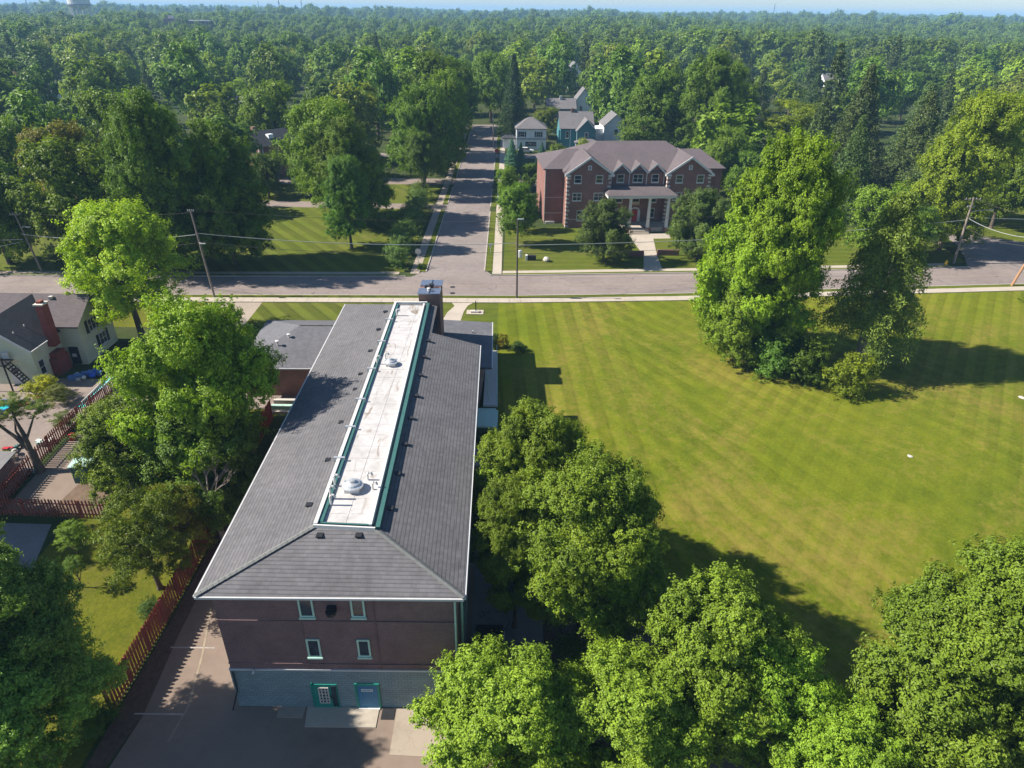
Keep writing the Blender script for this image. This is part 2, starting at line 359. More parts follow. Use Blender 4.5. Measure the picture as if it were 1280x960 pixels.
# ------------------------------------------------------------------ the ground and everything laid on it
YL = [-300.0, -40.0]+[float(y) for y in range(28, 61)]+[120.0, 400.0, 1500.0, 6000.0, 30000.0]
def drape(poly, off, thick=0.0):
    """split a polygon along the ground sheet's own y lines so it lies exactly parallel to it"""
    m = MB(); ys = [y for y in YL]
    lo = min(p[1] for p in poly); hi = max(p[1] for p in poly)
    cuts = [lo]+[y for y in ys if lo < y < hi]+[hi]
    def clip(pl, y, keep_above):
        out = []
        for i in range(len(pl)):
            a, b = pl[i], pl[(i+1) % len(pl)]; ia = (a[1] >= y) == keep_above or a[1] == y; ib = (b[1] >= y) == keep_above or b[1] == y
            if ia: out.append(a)
            if ia != ib and a[1] != b[1]:
                t = (y-a[1])/(b[1]-a[1]); out.append((a[0]+(b[0]-a[0])*t, y))
        return out
    for i in range(len(cuts)-1):
        p = clip(clip(poly, cuts[i], True), cuts[i+1], False)
        q = []
        for a in p:
            if not q or math.hypot(a[0]-q[-1][0], a[1]-q[-1][1]) > 1e-5: q.append(a)
        if len(q) > 2 and math.hypot(q[0][0]-q[-1][0], q[0][1]-q[-1][1]) < 1e-5: q.pop()
        if len(q) < 3: continue
        ar = sum(q[k][0]*q[(k+1) % len(q)][1]-q[(k+1) % len(q)][0]*q[k][1] for k in range(len(q)))
        if abs(ar) < 1e-7: continue
        if ar < 0: q = q[::-1]
        m.face([(a[0], a[1], H(*a)+off) for a in q])
    if thick:
        pl = poly if sum(poly[k][0]*poly[(k+1) % len(poly)][1]-poly[(k+1) % len(poly)][0]*poly[k][1] for k in range(len(poly))) > 0 else poly[::-1]
        for k in range(len(pl)):
            a, b = pl[k], pl[(k+1) % len(pl)]
            m.face([(a[0], a[1], H(*a)+off-thick), (b[0], b[1], H(*b)+off-thick), (b[0], b[1], H(*b)+off), (a[0], a[1], H(*a)+off)])
    return m
g = MB(); XL = [-30000, -6000, -1500, -400, -100, 0, 100, 400, 1500, 6000, 30000]
for i in range(len(XL)-1):
    for j in range(len(YL)-1):
        g.face([(XL[i], YL[j], H(0, YL[j])), (XL[i+1], YL[j], H(0, YL[j])), (XL[i+1], YL[j+1], H(0, YL[j+1])), (XL[i], YL[j+1], H(0, YL[j+1]))])
g.build('ground', 'ground', kind='structure')

def interp(tab, x):
    if x <= tab[0][0]: (a, b), (c, d) = tab[0], tab[1]
    elif x >= tab[-1][0]: (a, b), (c, d) = tab[-2], tab[-1]
    else:
        for i in range(len(tab)-1):
            if tab[i][0] <= x <= tab[i+1][0]: (a, b), (c, d) = tab[i], tab[i+1]; break
    return b+(d-b)*(x-a)/(c-a)
RN = [(-220, 85.0), (-70, 90.8), (-24, 92.0), (0, 92.6), (24, 94.3), (57, 98.0), (78, 100.2), (230, 117.0)]
RF = [(-220, 91.5), (-75, 98.3), (-26, 99.7), (-14, 100.2), (0, 101.2), (30, 103.6), (63.5, 106.8), (230, 124.8)]
rn = lambda x: interp(RN, x)
rf = lambda x: interp(RF, x)
XS = [-220, -150, -110, -75, -60, -45, -30, -24, -14, -7, 0, 6, 12, 18, 24, 30, 38, 46, 57, 64, 72, 80, 110, 150, 230]
def band(fa, fb, xs, off, thick=0.0):
    return drape([(x, fa(x)) for x in xs]+[(x, fb(x)) for x in xs[::-1]], off, thick)
# lawns
field = drape([(-2.0, 28), (75, 28), (110, 60), (110, rn(110)-2.8)]+[(x, rn(x)-2.8) for x in XS[::-1] if -2 < x < 110]+[(-2.0, rn(-2)-2.8), (-2, 60)], 0.004)
field.build('field', 'field', kind='structure')
drape([(-34.5, 74), (-30, 70), (-8.2, 70), (-8.2, 73.8), (-2, 73.8), (-2.0, rn(-2)-2.8), (-35, rn(-35)-2.8)], 0.004).build('front_lawn', 'lawn', kind='structure')
band(lambda x: rf(x)+2.2, lambda x: 165, [-110, -75, -60, -45, -30, -17.2], 0.004).build('corner_lawn', 'lawn', kind='structure')
band(lambda x: rf(x)+2.2, lambda x: 128+0.08*x, [-1.6, 0, 6, 12, 18, 24, 30, 38, 46], 0.004).build('hall_lawn', 'lawn', kind='structure')
band(lambda x: rf(x)+2.2, lambda x: 131, [46, 57, 64, 72, 76], 0.004).build('corner_grass', 'lawn', kind='structure')
band(lambda x: rf(x)+8, lambda x: 165, [80, 110, 150], 0.004).build('far_lawn', 'lawn', kind='structure')
drape([(-37.5, 30), (-24.4, 30), (-23.8, 44), (-23.8, 60), (-36, 60), (-36.4, 43.8)], 0.004).build('yard_lawn', 'yard', kind='structure')
drape([(-37.4, 10), (-24.4, 10), (-24.4, 30), (-37.4, 30)], 0.004).build('side_lawn', 'yard', kind='structure')
# main road and kerbs
band(rn, rf, XS, 0.008).build('main_road', 'road', kind='structure')
for fa, fb in ((lambda x: rn(x)-0.18, rn),):
    band(fa, fb, XS, 0.13, 0.14).build('kerb', 'curb', kind='structure')
band(rf, lambda x: rf(x)+0.18, [-220, -150, -110, -75, -60, -45, -30, -24, -16.6], 0.13, 0.14).build('kerb', 'curb', kind='structure')
band(rf, lambda x: rf(x)+0.18, [-3.6, 0, 6, 12, 18, 24, 30, 38, 46, 57, 64, 74.5], 0.13, 0.14).build('kerb', 'curb', kind='structure')
band(lambda x: (rn(x)+rf(x))/2-0.08, lambda x: (rn(x)+rf(x))/2+0.08, XS, 0.012).build('centre_line', 'line_y', kind='structure')
band(lambda x: rf(x)-0.95, lambda x: rf(x)-0.83, [6, 12, 18, 24, 30, 38, 46, 57, 64], 0.012).build('edge_line', 'line', kind='structure')
# near verge and pavement with slabs
band(lambda x: rn(x)-1.15, lambda x: rn(x)-0.18, XS, 0.10, 0.1).build('grass_verge', 'lawn', kind='structure')
sw = band(lambda x: rn(x)-2.78, lambda x: rn(x)-1.15, XS, 0.06, 0.06).build('pavement', 'concrete_old', kind='structure')
slab = None; x = -62.0; k = 0
rnd = random.Random(5)
while x < 100:
    a = math.atan2(rn(x+1.5)-rn(x), 1.5)
    if slab is None:
        slab = MB().box(0.012, -1.61, 0, 1.488, -0.01, 0.05).build('paving_slab', 'concrete', sw)
        slab.location = (x, rn(x)-1.16, 0.055); slab.rotation_euler = (0, 0, a)
    else: dup(slab, sw, loc=(x, rn(x)-1.16, 0.055+rnd.uniform(-.006, .006)), rotz=a)
    x += 1.5*math.cos(a); k += 1
# far pavement
fpa = [-220, -150, -110, -75, -60, -45, -30, -24, -17.8]; fpb = [-1.7, 0, 6, 12, 18, 24, 30, 38, 46, 57, 64, 72]
band(lambda x: rf(x)+0.9, lambda x: rf(x)+2.2, fpa, 0.05, 0.05).build('far_pavement', 'concrete_old', kind='structure')
band(lambda x: rf(x)+0.9, lambda x: rf(x)+2.2, fpb, 0.05, 0.05).build('far_pavement', 'concrete', kind='structure')
band(lambda x: rf(x)+0.18, lambda x: rf(x)+0.9, fpa, 0.10, 0.1).build('grass_verge', 'lawn', kind='structure')
band(lambda x: rf(x)+0.18, lambda x: rf(x)+0.9, fpb, 0.10, 0.1).build('grass_verge', 'lawn', kind='structure')
# side street running away
SL = lambda y: -13.6-(y-101)*0.010
SR = lambda y: -4.6-(y-101)*0.010
ys = [99.5, 101.5, 104, 110, 120, 135, 150, 170, 200, 240, 262]
drape([(SR(y)+(2.6 if y < 100 else 1.2 if y < 102 else 0), y+(0.9 if y < 100 else 0)) for y in ys]+[(SL(y)-(2.6 if y < 100 else 1.2 if y < 102 else 0), y+(0.2 if y < 100 else 0)) for y in ys[::-1]], 0.010).build('side_street', 'side_road', kind='structure')
def vstrip(xa, xb, y0, y1, off, name, mat, thick=0.0):
    yy = [y0, (y0+y1)/2, y1]
    return drape([(xb(y), y) for y in yy]+[(xa(y), y) for y in yy[::-1]], off, thick).build(name, mat, kind='structure')
for (ya, yb) in ((103, 139.5), (143.5, 160), (165, 196), (206, 262)):
    vstrip(SR, lambda y: SR(y)+0.16, ya, yb, 0.13, 'kerb', 'curb', 0.14)
    vstrip(lambda y: SR(y)+0.16, lambda y: SR(y)+1.3, ya, yb, 0.08, 'grass_verge', 'lawn', 0.08)
for (ya, yb) in ((102.5, 140), (146, 162), (172, 196), (206, 262)):
    vstrip(lambda y: SL(y)-0.16, SL, ya, yb, 0.13, 'kerb', 'curb', 0.14)
    vstrip(lambda y: SL(y)-1.1, lambda y: SL(y)-0.16, ya, yb, 0.08, 'grass_verge', 'lawn', 0.08)
vstrip(lambda y: SR(y)+1.3, lambda y: SR(y)+2.75, 101.8, 262, 0.05, 'side_pavement', 'concrete', 0.05)
vstrip(lambda y: SL(y)-2.5, lambda y: SL(y)-1.1, 101.5, 262, 0.05, 'side_pavement', 'concrete_old', 0.05)
drape([(-60, 141.5), (SL(141), 141), (SL(145), 145), (-60, 147)], 0.014).build('cross_driveway', 'patio', kind='structure')
drape([(-45, 197), (45, 199), (45, 205.5), (-45, 203.5)], 0.014).build('cross_street', 'side_road', kind='structure')
drape([(SR(160)+2.8, 163), (9, 163.5), (9, 176), (SR(160)+2.8, 175)], 0.014).build('hall_car_park', 'patio', kind='structure')
drape([(-60, 163), (SL(163), 164), (SL(170), 170.5), (-60, 170)], 0.014).build('cross_driveway', 'patio', kind='structure')
# road joining on the right, driveways there
drape([(74.5, rf(74.5)-0.1), (100, rf(100)-0.1), (97, 116), (93, 123), (86, 127), (81, 128), (80, 121), (77, 113)], 0.010).build('joining_road', 'side_road', kind='structure')
drape([(43, 131), (62, 133), (64, 146), (44, 144)], 0.014).build('side_car_park', 'patio', kind='structure')
# hall path
drape([(20.9, rf(21)+2.2), (23.9, rf(23)+2.2), (24.3, 112), (25.4, 122), (28.6, 122.3), (29.0, 125.8), (21.0, 125.3), (21.4, 121), (22, 112)], 0.02).build('hall_path', 'concrete', kind='structure')
# path to the front door
pp = [(-8.6, rn(-8)-2.7), (-5.6, rn(-6)-2.7), (-6.3, 88.6), (-6.7, 86.5), (-6.9, 83.5), (-6.6, 73.9), (-9.6, 73.9), (-9.4, 83), (-8.9, 86.2), (-8.1, 88.5)]
drape(pp, 0.03, 0.03).build('front_path', 'concrete', kind='structure')
# front car park and driveway beside the block
drape([(-24.2, 10), (60, 10), (60, 26), (-2, 26.2), (-2.6, 40), (-16.5, 40), (-16.5, 62), (-22, 62), (-23, 45), (-22.9, 33), (-22.4, 27)], 0.006).build('driveway', 'drive', kind='structure')
drape([(-24.2, 16), (-22.4, 27), (-22.9, 33), (-23, 45), (-23.7, 45), (-24.0, 33)], 0.010).build('soil_strip', 'litter', kind='structure')
drape([(-12.3, 26.3), (-8.0, 26.3), (-8.0, 27.68), (-12.5, 27.68)], 0.05, 0.05).build('door_apron', 'concrete', kind='structure')
drape([(-14.2, 26.9), (-12.6, 26.9), (-12.6, 27.68), (-14.2, 27.68)], 0.03, 0.03).build('door_apron', 'concrete_old', kind='structure')
drape([(-6.9, 24.6), (-2.0, 24.4), (-2.0, 27.68), (-6.9, 27.68)], 0.03, 0.03).build('side_apron', 'concrete_old', kind='structure')
for (a, b) in (((-20.1, 25.2), (-19.9, 27.6)), ((-19.9, 27.6), (-20.6, 31.5)), ((-20.6, 31.5), (-21.6, 35.5))):
    dx, dy = b[0]-a[0], b[1]-a[1]; l = math.hypot(dx, dy); nx, ny = -dy/l*.07, dx/l*.07
    drape([(a[0]-nx, a[1]-ny), (b[0]-nx, b[1]-ny), (b[0]+nx, b[1]+ny), (a[0]+nx, a[1]+ny)], 0.014).build('painted_line', 'line_y', kind='structure')
for y in (27.0, 32.0): drape([(-23.0, y), (-20.0, y), (-20.0, y+.1), (-23.0, y+.1)], 0.012).build('painted_line', 'line', kind='structure')
drape([(-2.55, 30), (2.4, 30.5), (2.4, 41), (-2.9, 42), (-3.1, 58), (-2.6, 30)][:-1], 0.012).build('side_terrace', 'lot', kind='structure')
drape([(2.4, 27), (16, 27), (16, 34), (9, 38), (2.4, 40)], 0.008).build('leaf_litter', 'litter', kind='structure')
# neighbouring plots on the left
drape([(-60, 20), (-37.4, 20), (-36.3, 38), (-37.6, 43.4), (-60, 44)], 0.008).build('concrete_lot', 'lot', kind='structure')
drape([(-42.4, 44.6), (-38.6, 44.6), (-36.4, 54), (-35.6, 64), (-41.6, 66)], 0.010).build('back_driveway', 'drive', kind='structure')
drape([(-38.6, 44.6), (-34.0, 44.6), (-32, 52), (-36.6, 53.4)], 0.010).build('soil_bed', 'soil', kind='structure')
drape([(-64, 45.5), (-43.0, 45.5), (-42.8, 66), (-64, 66)], 0.008).build('patio', 'patio', kind='structure')
drape([(-36, 60), (-24, 60), (-22, 63), (-22, 74), (-36, 74)], 0.008).build('garage_court', 'patio', kind='structure')
drape([(-42, 74), (-34.5, 74), (-35, rn(-35)-2.8), (-40, rn(-40)-2.8)], 0.010).build('street_driveway', 'concrete_old', kind='structure')
drape([(-57, rn(-57)-2.8), (-42, rn(-42)-2.8), (-42, 80), (-57, 80)], 0.006).build('house_lawn', 'yard', kind='structure')
for n_, (x, y, s_) in enumerate(((37.4, 53.2, .24), (55.1, 64.4, .34))):
    o = MB().blob((0, 0, 0.02), s_, n_, 7, 0.12, 0.35).build('pale_patch', 'stone'); o.location = (x, y, H(x, y)+.02)
    tag(o, ['small pale scrap lying on the mown field near the mid right', 'larger pale scrap lying on the field at the right edge of the photo'][n_], 'scrap')

# ------------------------------------------------------------------ the long brick block (near building)
B = thing('brick_building', 'long three storey brick block, dark grey hipped roof, white flat ridge strip', 'building', (0, 0, 0))
EZ = 7.8; RZ = 9.4
A_, B_, C_, D_ = (-17.2, 27.1), (-2.48, 27.2), (-3.13, 59.5), (-18.28, 69.5)
P1, P2, P3, P4 = (-11.5, 31.05), (-7.85, 30.85), (-8.85, 65.7), (-12.2, 65.6)
Qr, Qn, E_ = (-7.7, 59.3), (-7.85, 66.0), (-7.95, 69.3)
up = lambda p, z: (p[0], p[1], z)
r = MB()
def subquad(m, a, b, c, d, mi=None): m.face([a, b, c, d], mi)
subquad(r, up(A_, EZ), up(B_, EZ), up(P2, RZ), up(P1, RZ))
subquad(r, up(D_, EZ), up(A_, EZ), up(P1, RZ), up(P4, RZ))
r.face([up(B_, EZ), up(C_, EZ), up(Qr, 9.12)]); r.face([up(B_, EZ), up(Qr, 9.12), up(P2, RZ)]); r.face([up(Qr, 9.12), up(Qn, 9.12), up(P3, RZ), up(P2, RZ)])
r.face([up(P4, RZ), up(P3, RZ), up(E_, EZ), up(D_, EZ)]); r.face([up(P3, RZ), up(Qn, 9.12), up(E_, EZ)])
r.face([up(P1, RZ), up(P2, RZ), up(P3, RZ), up(P4, RZ)])
low = [A_, D_, E_, Qn, Qr, C_, B_]; zt = [EZ, EZ, EZ, 9.12, 9.12, EZ, EZ]
for i in range(len(low)):
    j = (i+1) % len(low); r.face([up(low[i], zt[i]), up(low[j], zt[j]), up(low[j], zt[j]-.2), up(low[i], zt[i]-.2)])
r.face([up(p, EZ-.2) for p in low])
roof = r.build('roof', 'roof', B)
# gutters
gt = MB()
for a, b in ((A_, B_), (B_, C_), (A_, D_)):
    v = Vector((b[0]-a[0], b[1]-a[1], 0)).normalized(); n_ = Vector((v.y, -v.x, 0))
    if (a, b) == (A_, D_): n_ = -n_
    pts = [Vector(up(a, 0)), Vector(up(b, 0)), Vector(up(b, 0))+n_*.11, Vector(up(a, 0))+n_*.11]
    gt.prism([(p.x, p.y) for p in pts], EZ-.17, EZ-.03)
gt.build('gutter', 'gutter', B)
fa = MB(); fa.box(-17.1, 27.2, EZ-.34, -2.6, 27.3, EZ-.21); fa.build('fascia', 'brickA', B)
# ridge caps on the two front hips: separate overlapping shingles
cap = MB(); cap.face([(-.16, 0, 0), (0, -.02, .05), (0, .36, .075), (-.16, .36, .02)]); cap.face([(0, -.02, .05), (.16, 0, 0), (.16, .36, .02), (0, .36, .075)]); cap.face([(-.16, 0, 0), (-.16, 0, -.03), (.16, 0, -.03), (.16, 0, 0), (0, -.02, .05)])
cap0 = None
for a, b in ((up(A_, EZ), up(P1, RZ)), (up(B_, EZ), up(P2, RZ))):
    a = Vector(a); b = Vector(b); n_ = int((b-a).length/0.33); q = (b-a).to_track_quat('Y', 'Z').to_euler()
    for i in range(n_):
        p = a+(b-a)*(i/n_)+Vector((0, 0, .035))
        if cap0 is None: cap0 = o = cap.build('ridge_shingle', 'roof_cap', roof)
        else: o = dup(cap0, roof)
        o.location = p; o.rotation_euler = q
# flat strip, parapets, flashing
st = MB(); ins = lambda k: None
st.face([up((-11.3, 31.35), RZ+.03), up((-8.05, 31.15), RZ+.03), up((-9.0, 65.4), RZ+.03), up((-12.05, 65.3), RZ+.03)])
st.build('roof_membrane', 'membrane', B)
def rail(name, a, b, w, z0, z1, mat, side):
    a = Vector((*a, 0)); b = Vector((*b, 0)); v = (b-a).normalized(); n_ = Vector((v.y, -v.x, 0))*side
    return MB().prism([(p.x, p.y) for p in (a, b, b+n_*w, a+n_*w)], z0, z1).build(name, mat, B)
rail('parapet', P1, P4, .22, 9.25, 9.66, 'white', 1); rail('parapet_flashing', (-11.26, 31.3), (-11.97, 65.4), .24, 9.3, 9.58, 'green', 1)
rail('parapet', (-8.1, 31.05), (-9.06, 65.5), .16, 9.3, 9.62, 'white', -1); rail('parapet_flashing', P2, P3, .26, 9.2, 9.6, 'green', 1)
rail('parapet', (P1[0], P1[1]), (P2[0], P2[1]), .10, 9.3, 9.60, 'white', 1); rail('parapet_flashing', (-11.3, 31.2), (-8.05, 31.05), .12, 9.3, 9.55, 'green', -1)
rail('parapet', P4, P3, .2, 9.3, 9.66, 'white', -1)
seam = MB()
for i in range(24):
    y = 32.2+i*1.45; xa = -11.2-(y-31)*.0215; seam.box(xa, y, RZ+.032, xa+2.9, y+.05, RZ+.045)
seam.box(-9.75, 31.3, RZ+.032, -9.70, 65.3, RZ+.044)
seam.build('membrane_seam', 'membrane', B)
for y in (37.6, 41.5, 45.5, 50.6, 56, 61): MB().box(-11.95-(y-41)*.021, y, 9.4, -11.2-(y-41)*.021, y+.16, 9.74).build('scupper', 'galv', B)
# mushroom fans, goosenecks, pipes on the strip
def fan(x, y, s):
    b_ = MB().box(x-.45*s, y-.45*s, RZ, x+.45*s, y+.45*s, RZ+.3*s).build('fan_curb', 'white', B)
    MB().lathe([(0.0, .78*s), (.18*s, .76*s), (.22*s, .64*s), (.45*s, .56*s), (.52*s, .46*s), (.66*s, .42*s), (.68*s, .34*s), (.42*s, .33*s), (.40*s, .28*s)], (x, y, RZ), 16).build('fan_hood', 'galv', b_)
fan(-9.95, 34.6, 1.0); fan(-10.35, 51.9, .85)
def goose(x, y, h=.75):
    p = [(x, y, RZ), (x, y, RZ+h), (x+.1, y, RZ+h+.12), (x+.26, y, RZ+h+.1), (x+.32, y, RZ+h-.08)]
    MB().path(p, [.07]*5, 8).build('vent_pipe', 'white', B)
for x, y, h in ((-11.1, 33.6, .9), (-11.15, 34.9, .8), (-10.95, 33.0, .7), (-9.2, 35.6, .5), (-8.7, 34.6, .5), (-11.55, 52.0, .7), (-11.0, 53.0, .5), (-11.5, 62.6, .6)): goose(x, y, h)
rv = MB().box(-.14, -.16, 0, .14, .16, .22); rv.box(-.19, -.21, .2, .19, .17, .27); rv0 = None
LV = [(-12.9, 64.0, 9.15), (-12.8, 59.6, 9.15), (-12.7, 55.0, 9.1), (-12.7, 50.6, 9.07), (-12.6, 48.0, 9.05), (-12.6, 43.0, 9.03), (-12.4, 38.1, 9.08), (-12.4, 33.3, 9.08)]
RV = [(-8.1, 57.3), (-8.1, 53.9), (-8.0, 50.5), (-7.9, 47.0), (-7.9, 43.6), (-7.8, 40.1), (-7.8, 36.6), (-7.7, 33.0)]
for x, y, z in LV+[(x+.35, y, 9.12) for x, y in RV]+[(-11.04, 30.5, 9.1), (-8.77, 30.5, 9.15)]:
    if rv0 is None: rv0 = o = rv.build('roof_vent', 'black', B)
    else: o = dup(rv0, B)
    o.location = (x, y, z-.08)
# walls
W = [(-16.7, 27.75), (-2.95, 27.8), (-3.6, 59.0), (-8.05, 59.1), (-8.15, 69.0), (-17.8, 69.0)]
MB().prism(W, 1.2, 7.62).build('wall', 'brickA', B)
ex = [(-16.76, 27.68), (-2.89, 27.73), (-3.54, 59.06), (-7.99, 59.16), (-8.09, 69.06), (-17.86, 69.06)]
MB().prism(ex, -2.5, 1.08).build('foundation_wall', 'block', B)
MB().prism([(p[0]+(-.08 if p[0] < -12 else .08), p[1]+(-.08 if p[1] < 40 else .08)) for p in W], 1.08, 1.2).build('band_course', 'gutter', B)
for z in (1.62, 5.22):
    MB().box(-16.74, 27.715, z, -2.92, 27.76, z+.07).build('brick_course', 'brickA', B)
for x in (-11.95, -7.68): MB().box(x, 27.725, 1.2, x+.05, 27.77, 7.5).build('wall_joint', 'brickA', B)
def window(par, x0, z0, x1, z1, y, fw=.1, frame='frame', cols=1, rows=1, sill=True, depth=.06, ax='x', name='window'):
    """window in the local x/z plane facing -y (ax='x') or in the y/z plane facing +x/-x (ax='+','-')"""
    def bx(a0, b0, a1, b1, d0, d1):
        if ax == 'x': return (a0, y-d1, b0, a1, y-d0, b1)
        if ax == '+': return (y+d0, a0, b0, y+d1, a1, b1)
        return (y-d1, a0, b0, y-d0, a1, b1)
    gl = MB().box(*bx(x0+fw*.5, z0+fw*.5, x1-fw*.5, z1-fw*.5, 0, .02)); o = gl.build(name, 'glass', par)
    fr = MB(); fr.box(*bx(x0, z0, x0+fw, z1, 0, depth)); fr.box(*bx(x1-fw, z0, x1, z1, 0, depth))
    fr.box(*bx(x0+fw, z1-fw, x1-fw, z1, 0, depth)); fr.box(*bx(x0+fw, z0, x1-fw, z0+fw, 0, depth))
    for i in range(1, cols): c_ = x0+(x1-x0)*i/cols; fr.box(*bx(c_-.035, z0+fw, c_+.035, z1-fw, .02, depth-.01))
    for i in range(1, rows): c_ = z0+(z1-z0)*i/rows; fr.box(*bx(x0+fw, c_-.03, x1-fw, c_+.03, .02, depth-.016))
    fr.build('frame', frame, o)
    if sill: MB().box(*bx(x0-.05, z0-.12, x1+.05, z0-.002, 0, depth+.07)).build('sill', frame, o)
    return o
yw = 27.75
for x0, x1, z0, z1 in ((-11.9, -11.05, 5.62, 7.2), (-8.95, -8.15, 5.66, 7.2), (-11.85, -11.05, 2.3, 3.8), (-8.88, -8.12, 2.38, 3.8)):
    window(B, x0, z0, x1, z1, yw, .11)
vb = MB(); vb.box(-10.25, 27.45, 6.1, -9.75, 27.74, 6.55); vb.lathe([(0, .0), (.26, .02), (.3, .3), (0, .32)], (-10, 27.4, 6.15), 10); vb.build('exhaust_hood', 'black', B)
# white lamp with bracket at the band
MB().path([(-15.2, 27.7, 1.2), (-15.2, 27.45, 1.35), (-15.2, 27.3, 1.25)], [.05, .05, .09], 8).build('wall_lamp', 'white', B)
# doors
d = MB(); d.box(-11.95, 27.63, -2.2, -10.45, 27.70, -.05); dr = d.build('door', 'teal', B)
window(dr, -11.62, -1.72, -10.98, -.3, 27.63, .07, 'stone', 3, 5, False, .05, name='door_pane')
MB().box(-10.82, 27.60, -2.0, -10.52, 27.63, -.15).build('side_light', 'glass', dr)
MB().box(-10.90, 27.56, -1.25, -10.85, 27.63, -1.0).build('handle', 'black', dr)
MB().box(-12.05, 27.60, -2.2, -11.95, 27.69, .05).build('door_frame', 'teal', dr)
d = MB(); d.box(-9.22, 27.64, -2.15, -8.0, 27.70, -.08); dr = d.build('door', 'blue', B)
sg = MB(); sg.box(-8.98, 27.615, -.62, -8.28, 27.64, -.40).build('door_sign', 'white', dr)
mk = MB()
for i in range(7): mk.box(-8.9+i*.085, 27.605, -.56, -8.85+i*.085, 27.615, -.46)
mk.build('sign_lettering', 'blue', dr)
MB().box(-9.36, 27.61, -2.15, -9.22, 27.69, .06).build('door_frame', 'teal', dr); MB().box(-8.0, 27.61, -2.15, -7.86, 27.69, .06).build('door_frame', 'teal', dr)
MB().box(-9.22, 27.61, -.08, -8.0, 27.69, .06).build('door_frame', 'teal', dr); MB().box(-9.25, 27.5, -2.2, -7.95, 27.7, -2.12).build('threshold', 'white', dr)
# downpipes
MB().path([(-3.05, 27.66, 7.5), (-3.05, 27.62, 7.2), (-3.05, 27.62, -2.0)], [.06]*3, 8).build('downpipe', 'frame', B)
MB().path([(-2.75, 28.6, 7.5), (-2.80, 28.6, -2.0)], [.07]*2, 8).build('downpipe', 'frame', B)
MB().path([(-16.55, 27.6, 1.0), (-16.55, 27.58, -.6), (-17.0, 27.3, -2.1)], [.045]*3, 6).build('downpipe', 'black', B)
MB().path([(-2.55, 61.9, 3.7), (-2.55, 61.9, 1.2), (-2.3, 61.6, .5)], [.06]*3, 8).build('downpipe', 'frame', B)
# side windows facing the field (seen from a step aside)
for i in range(9):
    y0 = 30.5+i*3.1
    for z0 in (2.3, 5.7):
        xw = -2.95-(y0-27.8)*.0208
        window(B, y0, z0, y0+.9, z0+1.4, xw+.012, .1, 'frame', 1, 1, True, .06, '+')
# chimney
ch = MB(); ch.prism([(-9.75, 66.1), (-7.6, 66.15), (-7.7, 70.1), (-9.85, 70.05)], 0, 10.35); cho = ch.build('chimney', 'chim', B)
for y0, y1 in ((66.1, 67.6), (68.45, 70.1)):
    c_ = MB(); c_.box(-9.85, y0-.06, 10.35, -7.55, y1+.04, 10.47); c_.box(-8.75, y0, 10.47, -8.68, y1, 10.56); c_.build('chimney_cap', 'flue', cho)
MB().lathe([(.22, 0), (.22, .35), (.3, .38), (.3, .45), (0, .5)], (-8.6, 67.95, 10.35), 12).build('flue', 'black', cho)
MB().box(-9.3, 67.75, 10.35, -8.95, 68.2, 10.62).build('flue', 'black', cho)
MB().lathe([(.13, 0), (.13, .3), (.2, .32), (0, .4)], (-8.75, 66.7, 10.5), 10).build('flue', 'white', cho)
# east wing with low roof
pr = MB(); pe = [(-8.2, 61.9), (-2.1, 62.25), (-2.42, 73.86), (-8.4, 73.6)]
pr.face([up(pe[0], 4.35), up(pe[1], 3.95), up(pe[2], 3.95), up(pe[3], 4.35)])
pr.prism(pe, 3.75, 3.94); pr.build('porch_roof', 'roof2', B)
MB().prism([(-8.1, 59.1), (-3.5, 59.0), (-3.5, 62.3), (-8.1, 62.3)], 3.8, 3.92).build('porch_roof', 'roof2', B)
MB().prism([(-8.1, 59.1), (-3.6, 59.05), (-3.3, 62.6), (-2.9, 73.3), (-8.1, 73.2)], 0, 3.75).build('wing_wall', 'brickA', B)
rail('gutter', (-2.1, 62.2), (-2.42, 73.9), .1, 3.82, 3.97, 'gutter', 1)
MB().box(-4.6, 70.4, 3.95, -4.45, 70.55, 4.35).build('vent_pipe', 'white', B)
dk = MB(); dk.prism([(-2.95, 60.9), (-1.45, 60.9), (-1.78, 73.8), (-3.1, 73.8)], .05, .3); dk.build('porch_deck', 'white', B)
p0 = None
for i in range(9):
    y = 61.2+i*1.5; o = (MB().box(-.03, -.03, 0, .03, .03, 1.0).build('railing_post', 'frame', B) if p0 is None else dup(p0, B)); p0 = p0 or o
    o.location = (-1.55-(y-61)*.025, y, .3)
MB().path([(-1.55, 61.2, 1.3), (-1.85, 73.3, 1.3)], [.03, .03], 6).build('handrail', 'frame', B)
for i in range(3): MB().box(-3.6, 59.9-i*.4, .2-.1*i-.2, -1.6, 60.3-i*.4, .28-.08*i).build('porch_step', 'frame', B)
cn = MB(); cn.box(-3.5, 53.3, 2.3, -1.3, 56.3, 2.45); cn.build('door_canopy', 'frame', B)
for x, y in ((-1.45, 53.45), (-1.45, 56.15)): MB().box(x, y, H(x, y), x+.1, y+.1, 2.3).build('canopy_post', 'frame', B)
MB().box(-3.4, 50.2, -.4, -1.6, 52.9, .3).build('entrance_slab', 'concrete_old', B)
